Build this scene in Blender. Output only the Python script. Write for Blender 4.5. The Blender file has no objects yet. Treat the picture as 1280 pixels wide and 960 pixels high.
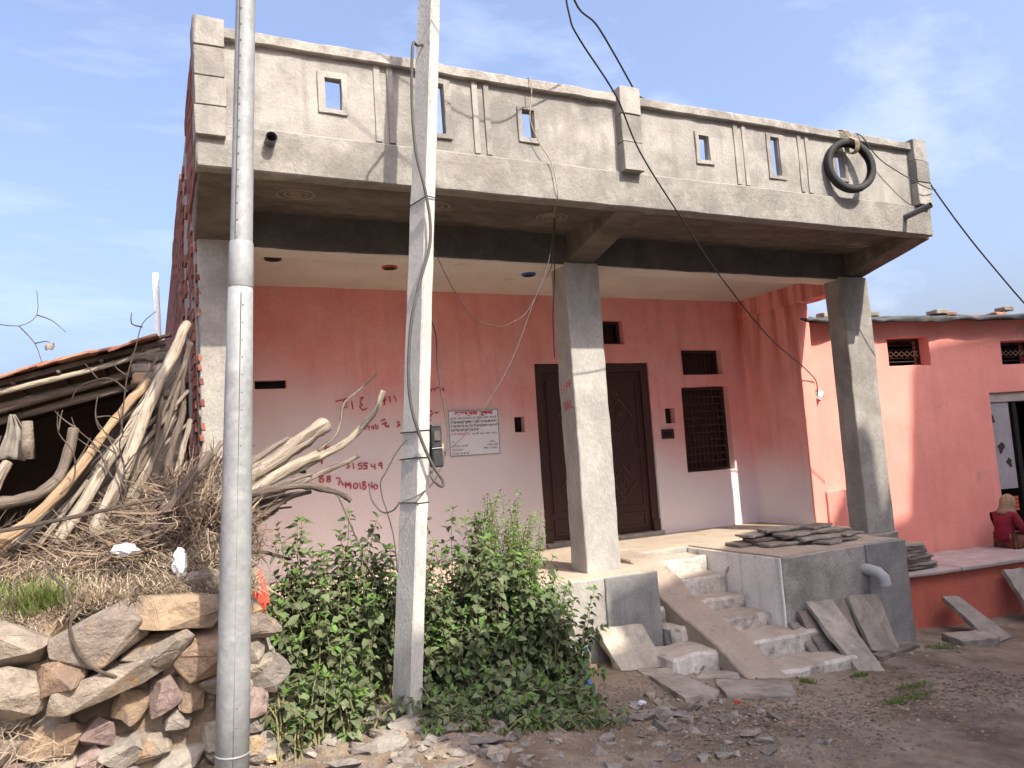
import bpy, bmesh, math, random
import numpy as np
from mathutils import Vector, Matrix, noise
random.seed(7)
R = math.radians
S = bpy.context.scene
C = S.collection
# ------------------------------------------------------------------ camera
CAM = Vector((0, 0, 1.07))
pitch, roll, yaw = R(5.35), R(-3.73), R(25.42)
fw = Vector((math.sin(yaw)*math.cos(pitch), math.cos(yaw)*math.cos(pitch), math.sin(pitch)))
r0 = Vector((math.cos(yaw), -math.sin(yaw), 0)); u0 = r0.cross(fw)
rt = r0*math.cos(roll) + u0*math.sin(roll); upv = u0*math.cos(roll) - r0*math.sin(roll)
cd = bpy.data.cameras.new('camera'); cam = bpy.data.objects.new('camera', cd); C.objects.link(cam)
m3 = Matrix((rt, upv, -fw)).transposed()
cam.matrix_world = Matrix.Translation(CAM) @ m3.to_4x4()
cd.sensor_width = 36; cd.lens = 27.0; cd.clip_start = .05; cd.clip_end = 3000
S.camera = cam
# ------------------------------------------------------------------ sky and sun
SUN = Vector((.28, -1, 1.1)).normalized()
elev = math.asin(SUN.z); az = math.atan2(SUN.x, SUN.y)
w = bpy.data.worlds.new('World'); S.world = w; w.use_nodes = True
nt = w.node_tree; bg = nt.nodes['Background']; bg.inputs[1].default_value = .15
sky = nt.nodes.new('ShaderNodeTexSky'); sky.sky_type = 'NISHITA'; sky.sun_disc = False
sky.sun_elevation = elev; sky.sun_rotation = az; sky.air_density = 1.0; sky.dust_density = 7.0; sky.ozone_density = 2.0
tc = nt.nodes.new('ShaderNodeTexCoord'); mp = nt.nodes.new('ShaderNodeMapping')
mp.inputs['Rotation'].default_value = (R(20), R(-35), R(25)); mp.inputs['Scale'].default_value = (1.2, 4.2, 6.0)
nz = nt.nodes.new('ShaderNodeTexNoise'); nz.inputs['Scale'].default_value = 1.6; nz.inputs['Detail'].default_value = 7; nz.inputs['Roughness'].default_value = .62
rp = nt.nodes.new('ShaderNodeMapRange'); rp.inputs[1].default_value = .5; rp.inputs[2].default_value = .82; rp.inputs[3].default_value = .1; rp.inputs[4].default_value = .6
mx = nt.nodes.new('ShaderNodeMix'); mx.data_type = 'RGBA'
mx.inputs['B'].default_value = (2.75, 3.05, 3.85, 1)
L = nt.links.new
L(tc.outputs['Generated'], mp.inputs[0]); L(mp.outputs[0], nz.inputs['Vector']); L(nz.outputs['Fac'], rp.inputs[0])
ml = nt.nodes.new('ShaderNodeMix'); ml.data_type = 'RGBA'; ml.blend_type = 'MULTIPLY'; ml.inputs['Factor'].default_value = 1; ml.inputs['B'].default_value = (.8,.808,.9,1)
L(sky.outputs[0], ml.inputs['A']); L(rp.outputs[0], mx.inputs['Factor']); L(ml.outputs['Result'], mx.inputs['A']); L(mx.outputs['Result'], bg.inputs[0])
sd = bpy.data.lights.new('sun', 'SUN'); sd.energy = 2.9; sd.angle = R(.6); sd.color = (1, .94, .82)
so = bpy.data.objects.new('sun', sd); C.objects.link(so); so.rotation_euler = SUN.to_track_quat('Z', 'Y').to_euler(); so.location = (4, -6, 12)
vs = S.view_settings; vs.view_transform = 'Standard'; vs.look = 'None'; vs.exposure = 1.4; vs.gamma = 1; vs.use_curve_mapping = False

# ------------------------------------------------------------------ materials
def mat(name, c1, c2=None, scale=3., rough=.88, bump=.25, bscale=45., rnd=0., streak=None, sfac=.6, spots=None, spotscale=8., spotlo=.6, spotw=.08, metal=0., fine=.18, transl=0., stretch=(1,1,1), tint=False, spec=.25, bdist=.02, dust=None, grain=False, world=False, stain=None, stfac=.6, stscale=1.1):
    m = bpy.data.materials.new(name); m.use_nodes = True
    t = m.node_tree; N = t.nodes; K = t.links.new; p = N['Principled BSDF']
    c2 = c2 or tuple(v*.75 for v in c1)
    co = N.new('ShaderNodeTexCoord'); oi = N.new('ShaderNodeObjectInfo')
    ad = N.new('ShaderNodeVectorMath'); ad.operation = 'MULTIPLY_ADD'; ad.inputs[1].default_value = (37, 51, 29)
    K(oi.outputs['Random'], ad.inputs[0]); K(co.outputs['Object'], ad.inputs[2])
    mpn = N.new('ShaderNodeMapping'); mpn.inputs['Scale'].default_value = stretch; K(ad.outputs[0], mpn.inputs[0])
    if world:
        gp = N.new('ShaderNodeNewGeometry'); K(gp.outputs['Position'], ad.inputs[2])
    if grain:
        ga = N.new('ShaderNodeAttribute'); ga.attribute_name = 'grain'; K(ga.outputs['Vector'], ad.inputs[2])
    def nz(sc, det=6, ro=.6, src=None):
        n = N.new('ShaderNodeTexNoise'); n.inputs['Scale'].default_value = sc; n.inputs['Detail'].default_value = det; n.inputs['Roughness'].default_value = ro; n.inputs['Distortion'].default_value = .25
        K((src or mpn).outputs[0], n.inputs['Vector']); return n
    def rng(src, a, b, c, d):
        r = N.new('ShaderNodeMapRange'); r.inputs[1].default_value = a; r.inputs[2].default_value = b; r.inputs[3].default_value = c; r.inputs[4].default_value = d
        K(src, r.inputs[0]); return r.outputs[0]
    def mix(f, a, b, mode='MIX'):
        x = N.new('ShaderNodeMix'); x.data_type = 'RGBA'; x.blend_type = mode
        if hasattr(f, 'links'): K(f, x.inputs['Factor'])
        else: x.inputs['Factor'].default_value = f
        for k, v in (('A', a), ('B', b)):
            if hasattr(v, 'links'): K(v, x.inputs[k])
            else: x.inputs[k].default_value = (*v, 1)
        return x.outputs['Result']
    a = nz(scale); col = mix(rng(a.outputs['Fac'], .34, .66, 0, 1), c1, c2)
    if stain:
        s1 = nz(stscale, 9, .68); s2 = nz(stscale*5, 6, .6); sm = N.new('ShaderNodeMath'); sm.operation = 'MULTIPLY_ADD'; sm.inputs[1].default_value = .45; K(s2.outputs['Fac'], sm.inputs[0]); K(s1.outputs['Fac'], sm.inputs[2])
        col = mix(rng(sm.outputs[0], .68, .86, 0, stfac), col, stain)
    if streak:
        ms = N.new('ShaderNodeMapping'); ms.inputs['Scale'].default_value = (6, 6, .5); K(ad.outputs[0], ms.inputs[0])
        sn = nz(1.3, 5, .6, ms); col = mix(rng(sn.outputs['Fac'], .52, .75, 0, sfac), col, streak)
    if spots:
        q = nz(spotscale, 4, .5); col = mix(rng(q.outputs['Fac'], spotlo, spotlo+spotw, 0, .85), col, spots)
    b = nz(bscale, 8, .7)
    if fine:
        fv = rng(b.outputs['Fac'], .25, .75, 1-fine, 1+fine)
        cb = N.new('ShaderNodeCombineColor'); [K(fv, cb.inputs[i]) for i in range(3)]
        col = mix(1., col, cb.outputs[0], 'MULTIPLY')
    if dust:
        ge = N.new('ShaderNodeNewGeometry'); sx = N.new('ShaderNodeSeparateXYZ'); K(ge.outputs['Normal'], sx.inputs[0])
        col = mix(rng(sx.outputs[2], .6, .95, 0, .75), col, dust)
    if rnd or tint:
        hs = N.new('ShaderNodeHueSaturation'); K(col, hs.inputs['Color'])
        if tint:
            at = N.new('ShaderNodeAttribute'); at.attribute_name = 'tint'; src = at.outputs['Fac']
        else: src = oi.outputs['Random']
        K(rng(src, 0, 1, 1-rnd, 1+rnd), hs.inputs['Value']); K(rng(src, 0, 1, .5-rnd*.05, .5+rnd*.04), hs.inputs['Hue']); col = hs.outputs[0]
    K(col, p.inputs['Base Color'])
    p.inputs['Roughness'].default_value = rough; p.inputs['Metallic'].default_value = metal; p.inputs['Specular IOR Level'].default_value = spec
    if bump:
        bp = N.new('ShaderNodeBump'); bp.inputs['Strength'].default_value = bump; bp.inputs['Distance'].default_value = bdist
        mm = N.new('ShaderNodeMath'); mm.operation = 'ADD'; K(b.outputs['Fac'], mm.inputs[0]); K(a.outputs['Fac'], mm.inputs[1]); K(mm.outputs[0], bp.inputs['Height']); K(bp.outputs[0], p.inputs['Normal'])
    if transl:
        out = N['Material Output']; tr = N.new('ShaderNodeBsdfTranslucent'); K(col, tr.inputs[0]); ms_ = N.new('ShaderNodeMixShader'); ms_.inputs[0].default_value = transl
        K(p.outputs[0], ms_.inputs[1]); K(tr.outputs[0], ms_.inputs[2]); K(ms_.outputs[0], out.inputs['Surface'])
    return m
M = {}
M['concrete'] = mat('concrete', (.36,.338,.303), (.262,.247,.223), 3.2, stain=(.135,.128,.118), stfac=.7, bump=.45, fine=.12, streak=(.19,.17,.15), sfac=.6, spots=(.25,.225,.2), spotscale=3, spotlo=.58, spotw=.2)
M['band'] = mat('band', (.315,.295,.262), (.215,.202,.18), 4.5, stain=(.15,.14,.125), stfac=.7, stscale=1.7, bump=.6, bscale=35, fine=.14, spots=(.22,.2,.175), spotscale=4, spotlo=.54, spotw=.2)
M['coping'] = mat('coping', (.37,.34,.3), (.28,.258,.228), 6, stain=(.17,.157,.14), stscale=2.2, stfac=.8, bump=.5, spots=(.5,.47,.43), spotscale=7, spotlo=.64, spotw=.12)
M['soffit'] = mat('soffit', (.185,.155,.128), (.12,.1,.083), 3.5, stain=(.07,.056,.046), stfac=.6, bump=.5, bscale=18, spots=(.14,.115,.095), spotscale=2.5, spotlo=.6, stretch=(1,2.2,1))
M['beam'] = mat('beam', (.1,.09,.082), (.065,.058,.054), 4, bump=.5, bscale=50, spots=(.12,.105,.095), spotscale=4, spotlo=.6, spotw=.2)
M['ceiling'] = mat('ceiling', (.66,.62,.56), (.58,.54,.49), 2, bump=.15, spots=(.42,.35,.3), spotscale=3, spotlo=.66)
M['pillar'] = mat('pillar', (.415,.395,.362), (.335,.317,.29), 4, stain=(.22,.205,.185), stfac=.55, bump=.5, bscale=40, spots=(.3,.275,.245), spotscale=4, spotlo=.6, stretch=(1,1,.6))
M['pillar_grey'] = mat('pillar_grey', (.36,.335,.3), (.27,.25,.225), 3.5, stain=(.16,.148,.132), bump=.5, streak=(.2,.185,.17), sfac=.5)
M['plinth'] = mat('plinth', (.4,.37,.33), (.28,.258,.23), 3.5, stain=(.15,.138,.12), stfac=.75, bump=.5, streak=(.24,.22,.2), sfac=.5, dust=(.4,.32,.25))
M['cement'] = mat('cement', (.27,.265,.25), (.195,.19,.18), 4, stain=(.12,.117,.11), bump=.4, streak=(.16,.16,.155))
M['floor'] = mat('floor', (.44,.36,.28), (.36,.29,.225), 3, bump=.3, spots=(.3,.24,.19), spotscale=5, spotlo=.62)
M['step'] = mat('step', (.66,.62,.56), (.5,.455,.4), 4, stain=(.2,.17,.14), stfac=.8, stscale=2.2, bump=.6, bscale=30, spots=(.16,.14,.12), spotscale=7, spotlo=.62, streak=(.3,.27,.23), dust=(.4,.32,.25))
M['ramp'] = mat('ramp', (.36,.29,.23), (.3,.24,.19), 4, bump=.5, bscale=35, spots=(.24,.19,.15), spotscale=6)
M['side_brick'] = mat('side_brick', (.26,.095,.07), (.17,.065,.052), 9, rnd=.25, bump=.5, spots=(.3,.26,.23), spotscale=3, spotlo=.6)
M['mortar'] = mat('mortar', (.32,.3,.27), (.24,.22,.2), 6, bump=.6, bscale=30)
M['npink'] = mat('npink', (.8,.32,.26), (.73,.27,.22), 1.8, bump=.2, streak=(.58,.24,.2), sfac=.4, spots=(.6,.26,.21), spotscale=2.5, spotlo=.62, fine=.08)
M['nred'] = mat('nred', (.55,.155,.105), (.45,.12,.085), 3, bump=.35, streak=(.33,.1,.075), sfac=.6, spots=(.4,.33,.29), spotscale=3.5, spotlo=.68)
M['nstone'] = mat('nstone', (.42,.36,.33), (.32,.25,.23), 4, bump=.4, spots=(.46,.28,.24), spotscale=4)
M['tarp'] = mat('tarp', (.03,.03,.033), (.055,.054,.053), 6, rough=.65, bump=.5, bscale=20, spec=.5)
M['door'] = mat('door', (.055,.022,.016), (.038,.015,.011), 6, rough=.5, bump=.25, bscale=30, stretch=(3,3,.4), spec=.4)
M['stud'] = mat('stud', (.14,.085,.06), (.1,.06,.045), 8, rough=.4, metal=.5, bump=.1)
M['black'] = mat('black', (.012,.01,.01), (.02,.015,.013), 5, bump=.1)
M['grille'] = mat('grille', (.035,.02,.017), (.05,.03,.025), 10, rough=.6, bump=.1)
M['steel'] = mat('steel', (.255,.262,.26), (.2,.208,.21), 9, rough=.62, metal=.12, bump=.2, bscale=30, spots=(.33,.335,.33), spotscale=10, spotlo=.55, spotw=.2, spec=.4)
M['pole'] = mat('pole', (.46,.445,.41), (.37,.36,.335), 5, bump=.5, bscale=60, spots=(.3,.29,.27), spotscale=14, spotlo=.66, stretch=(1,1,.5))
M['rubber'] = mat('rubber', (.022,.022,.024), (.035,.034,.034), 10, rough=.7, bump=.2)
M['cable'] = mat('cable', (.02,.02,.025), (.03,.028,.03), 10, rough=.5, bump=0)
M['gcable'] = mat('gcable', (.06,.056,.052), (.09,.083,.075), 10, rough=.6, bump=0)
M['wire'] = mat('wire', (.4,.38,.36), (.3,.28,.27), 10, rough=.5, bump=0)
M['rope'] = mat('rope', (.36,.3,.21), (.28,.23,.16), 30, bump=.3)
M['pvc'] = mat('pvc', (.1,.1,.11), (.14,.14,.145), 6, rough=.5, bump=.1)
M['pvcl'] = mat('pvcl', (.42,.41,.39), (.35,.34,.32), 6, rough=.5, bump=.1)
M['wood'] = mat('wood', (.44,.375,.295), (.26,.21,.16), 30, grain=True, bump=1., bscale=90, rnd=.18, stretch=(1,1,1), spots=(.12,.09,.07), spotscale=36, spotlo=.57, spotw=.05)
M['wood_gold'] = mat('wood_gold', (.44,.31,.18), (.3,.2,.12), 30, grain=True, bump=.9, bscale=90, rnd=.1, spots=(.3,.18,.1), spotscale=9, spotlo=.62)
M['bark'] = mat('bark', (.22,.175,.14), (.11,.083,.066), 34, grain=True, bump=1., bscale=80, rnd=.2)
M['twig'] = mat('twig', (.27,.2,.145), (.16,.117,.085), 3, bump=.2, tint=True, rnd=.45)
M['straw'] = mat('straw', (.4,.325,.235), (.3,.235,.17), 3, bump=0, tint=True, rnd=.35)
M['grass'] = mat('grass', (.12,.2,.04), (.17,.2,.06), 3, bump=0, tint=True, rnd=.4, transl=.25)
M['stone'] = mat('stone', (.36,.3,.235), (.235,.195,.155), 7, world=True, stain=(.17,.14,.12), stscale=4, bump=1., bscale=22, rnd=.2, spots=(.42,.27,.14), spotscale=5, spotlo=.6, spotw=.12, bdist=.03)
M['stone_grey'] = mat('stone_grey', (.3,.265,.225), (.2,.175,.15), 8, world=True, stain=(.15,.13,.115), stscale=4, bump=1., bscale=24, rnd=.25, spots=(.3,.19,.15), spotscale=4, spotlo=.64)
M['stone_rust'] = mat('stone_rust', (.36,.255,.165), (.25,.18,.125), 7, world=True, stain=(.15,.12,.1), stscale=4, bump=1., bscale=22, rnd=.2, bdist=.03)
M['stone_rose'] = mat('stone_rose', (.37,.28,.245), (.24,.17,.15), 7, world=True, stain=(.13,.1,.095), stscale=4, bump=1., bscale=22, rnd=.25, bdist=.03)
M['mud'] = mat('mud', (.24,.2,.155), (.13,.105,.085), 7, bump=.9, bscale=25, spots=(.4,.33,.26), spotscale=12, spotlo=.62)
M['slab'] = mat('slab', (.41,.36,.295), (.3,.26,.21), 5, stain=(.17,.145,.115), stscale=2.5, bump=.5, bscale=30, rnd=.15, spots=(.25,.22,.19), spotscale=6, spotlo=.62)
M['slate'] = mat('slate', (.3,.26,.215), (.2,.172,.143), 6, bump=.6, bscale=30, rnd=.3)
M['tile'] = mat('tile', (.35,.17,.11), (.26,.13,.09), 8, bump=.6, bscale=25, rnd=.3, spots=(.2,.15,.12), spotscale=8)
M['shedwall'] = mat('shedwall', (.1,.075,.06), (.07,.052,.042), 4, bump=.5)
M['cloth'] = mat('cloth', (.24,.215,.185), (.17,.15,.13), 9, bump=.3)
M['white'] = mat('white', (.78,.78,.8), (.7,.7,.72), 4, bump=.05)
M['paper'] = mat('paper', (.8,.78,.82), (.74,.72,.76), 3, bump=.05, fine=.04)
M['redink'] = mat('redink', (.55,.02,.03), (.45,.02,.03), 5, bump=0)
M['ink'] = mat('ink', (.03,.03,.045), (.05,.05,.06), 5, bump=0)
M['redpaint'] = mat('redpaint', (.42,.03,.06), (.5,.1,.13), 14, bump=0)
M['leaf'] = mat('leaf', (.13,.15,.075), (.055,.085,.033), 4, rough=.7, bump=.15, bscale=60, tint=True, rnd=.4, transl=.2)
M['leaf_one'] = mat('leaf_one', (.165,.175,.1), (.085,.115,.05), 4, rough=.7, bump=.15, bscale=60, rnd=.35, transl=.2)
M['leaf_tip'] = mat('leaf_tip', (.115,.2,.045), (.09,.15,.04), 4, rough=.6, bump=.1, tint=True, rnd=.3, transl=.3)
M['leaf_fine'] = mat('leaf_fine', (.15,.24,.06), (.11,.17,.05), 4, rough=.7, bump=0, tint=True, rnd=.35, transl=.25)
M['stem'] = mat('stem', (.2,.19,.08), (.16,.13,.07), 6, bump=.2)
M['whitewash'] = mat('whitewash', (.84,.81,.76), (.74,.7,.65), 3, bump=.35, streak=(.3,.27,.24), sfac=.7, spots=(.2,.17,.14), spotscale=4.5, spotlo=.62)
M['swirl'] = mat('swirl', (.26,.22,.18), (.19,.16,.13), 6, bump=.4)
M['opposite'] = mat('opposite', (.74,.7,.63), (.66,.62,.56), 2, bump=.2)
M['skin'] = mat('skin', (.3,.16,.1), (.26,.14,.09), 5, rough=.6, bump=.05)
M['maroon'] = mat('maroon', (.24,.02,.035), (.17,.015,.028), 8, bump=.3, bscale=80)
M['shawl'] = mat('shawl', (.33,.235,.15), (.25,.17,.105), 8, bump=.35, bscale=60)
M['skirt'] = mat('skirt', (.1,.03,.03), (.2,.1,.05), 14, bump=.3)
M['orange'] = mat('orange', (.5,.12,.05), (.4,.09,.04), 6, bump=.1)
M['blue'] = mat('blue', (.03,.22,.6), (.025,.17,.5), 6, rough=.4, bump=.05)
M['ringred'] = mat('ringred', (.55,.08,.05), (.4,.06,.045), 9, bump=.5)
M['plastic'] = mat('plastic', (.58,.58,.59), (.45,.45,.46), 6, rough=.4, bump=.3, bscale=20)
M['photo'] = mat('photo', (.34,.32,.33), (.26,.24,.25), 5, bump=0)

def pink_wall():
    m = mat('pink_wall', (.83,.375,.345), (.76,.31,.285), 3, stain=(.72,.47,.44), stfac=.35, stscale=.8, bump=.22, bscale=30, fine=.08, streak=(.47,.15,.125), sfac=.35)
    t = m.node_tree; N = t.nodes; K = t.links.new; p = N['Principled BSDF']
    src = p.inputs['Base Color'].links[0].from_socket
    co = N.new('ShaderNodeTexCoord'); sx = N.new('ShaderNodeSeparateXYZ'); K(co.outputs['Object'], sx.inputs[0])
    n = N.new('ShaderNodeTexNoise'); n.inputs['Scale'].default_value = 1.1; n.inputs['Detail'].default_value = 6; K(co.outputs['Object'], n.inputs['Vector'])
    # worn lime wash on the lower wall: its upper limit falls from left to right
    a = N.new('ShaderNodeMath'); a.operation = 'MULTIPLY_ADD'; a.inputs[1].default_value = .19; K(sx.outputs[0], a.inputs[0]); K(sx.outputs[2], a.inputs[2])
    b = N.new('ShaderNodeMath'); b.operation = 'MULTIPLY_ADD'; b.inputs[1].default_value = .7; K(n.outputs['Fac'], b.inputs[0]); K(a.outputs[0], b.inputs[2])
    r = N.new('ShaderNodeMapRange'); r.interpolation_type = 'SMOOTHSTEP'; r.inputs[1].default_value = 2.95; r.inputs[2].default_value = 1.95; r.inputs[3].default_value = 0; r.inputs[4].default_value = .92; K(b.outputs[0], r.inputs[0])
    x = N.new('ShaderNodeMix'); x.data_type = 'RGBA'; K(r.outputs[0], x.inputs['Factor']); K(src, x.inputs['A']); x.inputs['B'].default_value = (.74,.675,.68,1)
    # damp red run marks by the inner corner
    mpn = N.new('ShaderNodeMapping'); mpn.inputs['Scale'].default_value = (5, 5, .45); K(co.outputs['Object'], mpn.inputs[0])
    n2 = N.new('ShaderNodeTexNoise'); n2.inputs['Scale'].default_value = 1.4; n2.inputs['Detail'].default_value = 5; K(mpn.outputs[0], n2.inputs['Vector'])
    cx = N.new('ShaderNodeMapRange'); cx.inputs[1].default_value = 6.95; cx.inputs[2].default_value = 7.16; K(sx.outputs[0], cx.inputs[0])
    cz = N.new('ShaderNodeMapRange'); cz.inputs[1].default_value = 1.5; cz.inputs[2].default_value = 2.6; cz.inputs[4].default_value = .75; K(sx.outputs[2], cz.inputs[0])
    mm = N.new('ShaderNodeMath'); mm.operation = 'MULTIPLY'; K(cx.outputs[0], mm.inputs[0]); K(cz.outputs[0], mm.inputs[1])
    m2 = N.new('ShaderNodeMapRange'); m2.inputs[1].default_value = .42; m2.inputs[2].default_value = .6; K(n2.outputs['Fac'], m2.inputs[0])
    m4 = N.new('ShaderNodeMath'); m4.operation = 'MULTIPLY'; K(mm.outputs[0], m4.inputs[0]); K(m2.outputs[0], m4.inputs[1])
    y = N.new('ShaderNodeMix'); y.data_type = 'RGBA'; K(m4.outputs[0], y.inputs['Factor']); K(x.outputs['Result'], y.inputs['A']); y.inputs['B'].default_value = (.42,.07,.06,1)
    K(y.outputs['Result'], p.inputs['Base Color'])
    return m
M['pink_wall'] = pink_wall()

def ground_mat():
    m = mat('dirt', (.265,.2,.142), (.15,.106,.07), 1.3, bump=.9, bscale=14, fine=.25, spots=(.335,.272,.205), spotscale=2.4, spotlo=.46, spotw=.3, stain=(.1,.066,.043), stscale=.9, stfac=.7, bdist=.03)
    return m
M['dirt'] = ground_mat()

# ------------------------------------------------------------------ mesh helpers
class MB:
    def __init__(s): s.v = []; s.f = []; s.t = []
    def add(s, vs, fs, tint=None):
        o = len(s.v); s.v += [tuple(v) for v in vs]; s.f += [tuple(i+o for i in f) for f in fs]
        s.t += [random.random() if tint is None else tint]*len(fs)
        return s
    def box(s, x0, x1, y0, y1, z0, z1):
        return s.add([(x0,y0,z0),(x1,y0,z0),(x1,y1,z0),(x0,y1,z0),(x0,y0,z1),(x1,y0,z1),(x1,y1,z1),(x0,y1,z1)],
                     [(3,2,1,0),(4,5,6,7),(0,1,5,4),(1,2,6,5),(2,3,7,6),(3,0,4,7)])
    def hexa(s, b, t):   # bottom 4 points, top 4 points
        return s.add(list(b)+list(t), [(3,2,1,0),(4,5,6,7),(0,1,5,4),(1,2,6,5),(2,3,7,6),(3,0,4,7)])
    def prism(s, poly, z0, z1):
        n = len(poly)
        return s.add([(x,y,z0) for x,y in poly]+[(x,y,z1) for x,y in poly], [tuple(range(n))[::-1], tuple(range(n,2*n))]+[(i,(i+1)%n,n+(i+1)%n,n+i) for i in range(n)])
    def tube(s, pts, rad, n=6, caps=True, tint=None, jag=0):
        pts = [Vector(p) for p in pts]; k = len(pts)
        if not hasattr(rad, '__len__'): rad = [rad]*k
        vs = []; prev = None
        s.gr = getattr(s,'gr',[]); acc = 0
        for i, p in enumerate(pts):
            acc += (p-pts[i-1]).length if i else 0
            d = (pts[min(i+1,k-1)]-pts[max(i-1,0)]).normalized()
            if prev is None: a = d.orthogonal().normalized()
            else:
                a = prev - d*prev.dot(d); a = a.normalized() if a.length > 1e-6 else d.orthogonal().normalized()
            prev = a; b = d.cross(a)
            for j in range(n):
                t = 2*math.pi*j/n; rr = rad[i]*(1+random.uniform(-jag,jag))
                vs.append(p+(a*math.cos(t)+b*math.sin(t))*rr); s.gr.append((math.cos(t)*.05,math.sin(t)*.05,acc*.13))
        fs = [(i*n+j, i*n+(j+1)%n, (i+1)*n+(j+1)%n, (i+1)*n+j) for i in range(k-1) for j in range(n)]
        if caps: fs += [tuple(range(n))[::-1], tuple(range((k-1)*n, k*n))]
        return s.add(vs, fs, tint)
    def grid(s, xs, zs, y0, y1, hole):   # wall in the XZ plane with openings
        xs = sorted(set(xs)); zs = sorted(set(zs)); nx, nz_ = len(xs), len(zs)
        sol = [[not hole((xs[i]+xs[i+1])/2, (zs[j]+zs[j+1])/2) for j in range(nz_-1)] for i in range(nx-1)]
        vid = {}; vs = []; fs = []
        def V(i,j,k):
            if (i,j,k) not in vid: vid[(i,j,k)] = len(vs); vs.append((xs[i], (y0,y1)[k], zs[j]))
            return vid[(i,j,k)]
        ok = lambda i,j: 0<=i<nx-1 and 0<=j<nz_-1 and sol[i][j]
        for i in range(nx-1):
            for j in range(nz_-1):
                if not sol[i][j]: continue
                fs.append((V(i,j,0),V(i+1,j,0),V(i+1,j+1,0),V(i,j+1,0))); fs.append((V(i,j+1,1),V(i+1,j+1,1),V(i+1,j,1),V(i,j,1)))
                if not ok(i-1,j): fs.append((V(i,j,0),V(i,j+1,0),V(i,j+1,1),V(i,j,1)))
                if not ok(i+1,j): fs.append((V(i+1,j,0),V(i+1,j,1),V(i+1,j+1,1),V(i+1,j+1,0)))
                if not ok(i,j-1): fs.append((V(i,j,0),V(i,j,1),V(i+1,j,1),V(i+1,j,0)))
                if not ok(i,j+1): fs.append((V(i,j+1,0),V(i+1,j+1,0),V(i+1,j+1,1),V(i,j+1,1)))
        return s.add(vs, fs)
    def mesh(s, name, m, smooth=False):
        me = bpy.data.meshes.new(name); me.from_pydata(s.v, [], s.f); me.update()
        if len(s.t) == len(me.polygons):
            at = me.attributes.new('tint', 'FLOAT', 'FACE'); at.data.foreach_set('value', s.t)
        if m in ('wood','wood_gold','bark') and len(getattr(s,'gr',[])) == len(me.vertices):
            at = me.attributes.new('grain','FLOAT_VECTOR','POINT'); at.data.foreach_set('vector',[c for g in s.gr for c in g])
        if smooth: me.polygons.foreach_set('use_smooth', [True]*len(me.polygons))
        me.materials.append(M[m]); return me
    def build(s, name, m, parent=None, smooth=False, rough=None, bevel=0):
        me = s.mesh(name, m, smooth)
        if rough: roughen(me, *rough)
        return link(name, me, parent)
def link(name, me, parent=None):
    o = bpy.data.objects.new(name, me); C.objects.link(o); o.parent = parent; return o
def roughen(me, cut=.12, amp=.005, freq=6., ang=38, bev=.006):
    bm = bmesh.new(); bm.from_mesh(me)
    bmesh.ops.remove_doubles(bm, verts=bm.verts, dist=1e-5)
    if bev:
        es = [e for e in bm.edges if len(e.link_faces) == 2 and e.calc_face_angle(0) > .6]
        bmesh.ops.bevel(bm, geom=es, offset=bev, segments=1, affect='EDGES', profile=.5, clamp_overlap=True)
    for _ in range(7):
        es = [e for e in bm.edges if e.calc_length() > cut]
        if not es or len(bm.verts) > 60000: break
        bmesh.ops.subdivide_edges(bm, edges=es, cuts=1, use_grid_fill=True)
    for v in bm.verts:
        q = v.co*freq
        v.co += Vector((noise.noise(q), noise.noise(q+Vector((31,7,3))), noise.noise(q+Vector((5,47,13)))))*amp
        q = v.co*1.1
        v.co += Vector((noise.noise(q), noise.noise(q+Vector((31,7,3))), noise.noise(q+Vector((5,47,13)))))*amp*1.2
    bmesh.ops.triangulate(bm, faces=[f for f in bm.faces if len(f.verts) > 4])
    bm.to_mesh(me); bm.free()
    me.polygons.foreach_set('use_smooth', [True]*len(me.polygons)); me.set_sharp_from_angle(angle=R(ang))
def tag(o, label, cat, group=None):
    o['label'] = label; o['category'] = cat
    if group: o['group'] = group
    return o
def thing(name, label, cat, loc=(0,0,0), rz=0, group=None):
    o = bpy.data.objects.new(name, None); C.objects.link(o); o.location = loc; o.rotation_euler = (0,0,rz); o.empty_display_size = .1
    return tag(o, label, cat, group)
def kind(o, k): o['kind'] = k; return o
def U(a, b): return random.uniform(a, b)
PI = {}
def base(name, label, cat, loc, group=None):      # Empty at the base, parts given in world coordinates
    o = thing(name, label, cat, loc, 0, group); PI[o.name] = Matrix.Translation(loc).inverted(); return o
_link = link
def link(name, me, parent=None):
    o = _link(name, me, parent)
    if parent is not None and parent.name in PI: o.matrix_parent_inverse = PI[parent.name]
    return o
def ss(a, b, x):
    t = max(0, min(1, (x-a)/(b-a))); return t*t*(3-2*t)
GX = [-60,0,1.5,2.2,3,3.5,4.5,5.5,6.5,7.5,10,60]; GZ = [-.42,-.42,-.43,-.55,-.68,-.73,-.82,-.9,-.98,-1.1,-1.17,-1.2]
def gbase(x, y):
    z = float(np.interp(x, GX, GZ))
    z += .93*ss(.75,.42,x)*ss(4.3,4.52,y)                 # raised ground behind the dry stone wall
    return z
def gz(x, y):
    z = gbase(x, y)
    if -5 < x < 15 and -2 < y < 9:
        z += .035*noise.noise(Vector((x*1.3, y*1.3, 0))) + .016*noise.noise(Vector((x*5, y*5, 2))) + .008*noise.noise(Vector((x*14, y*14, 5)))
    return z
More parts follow.
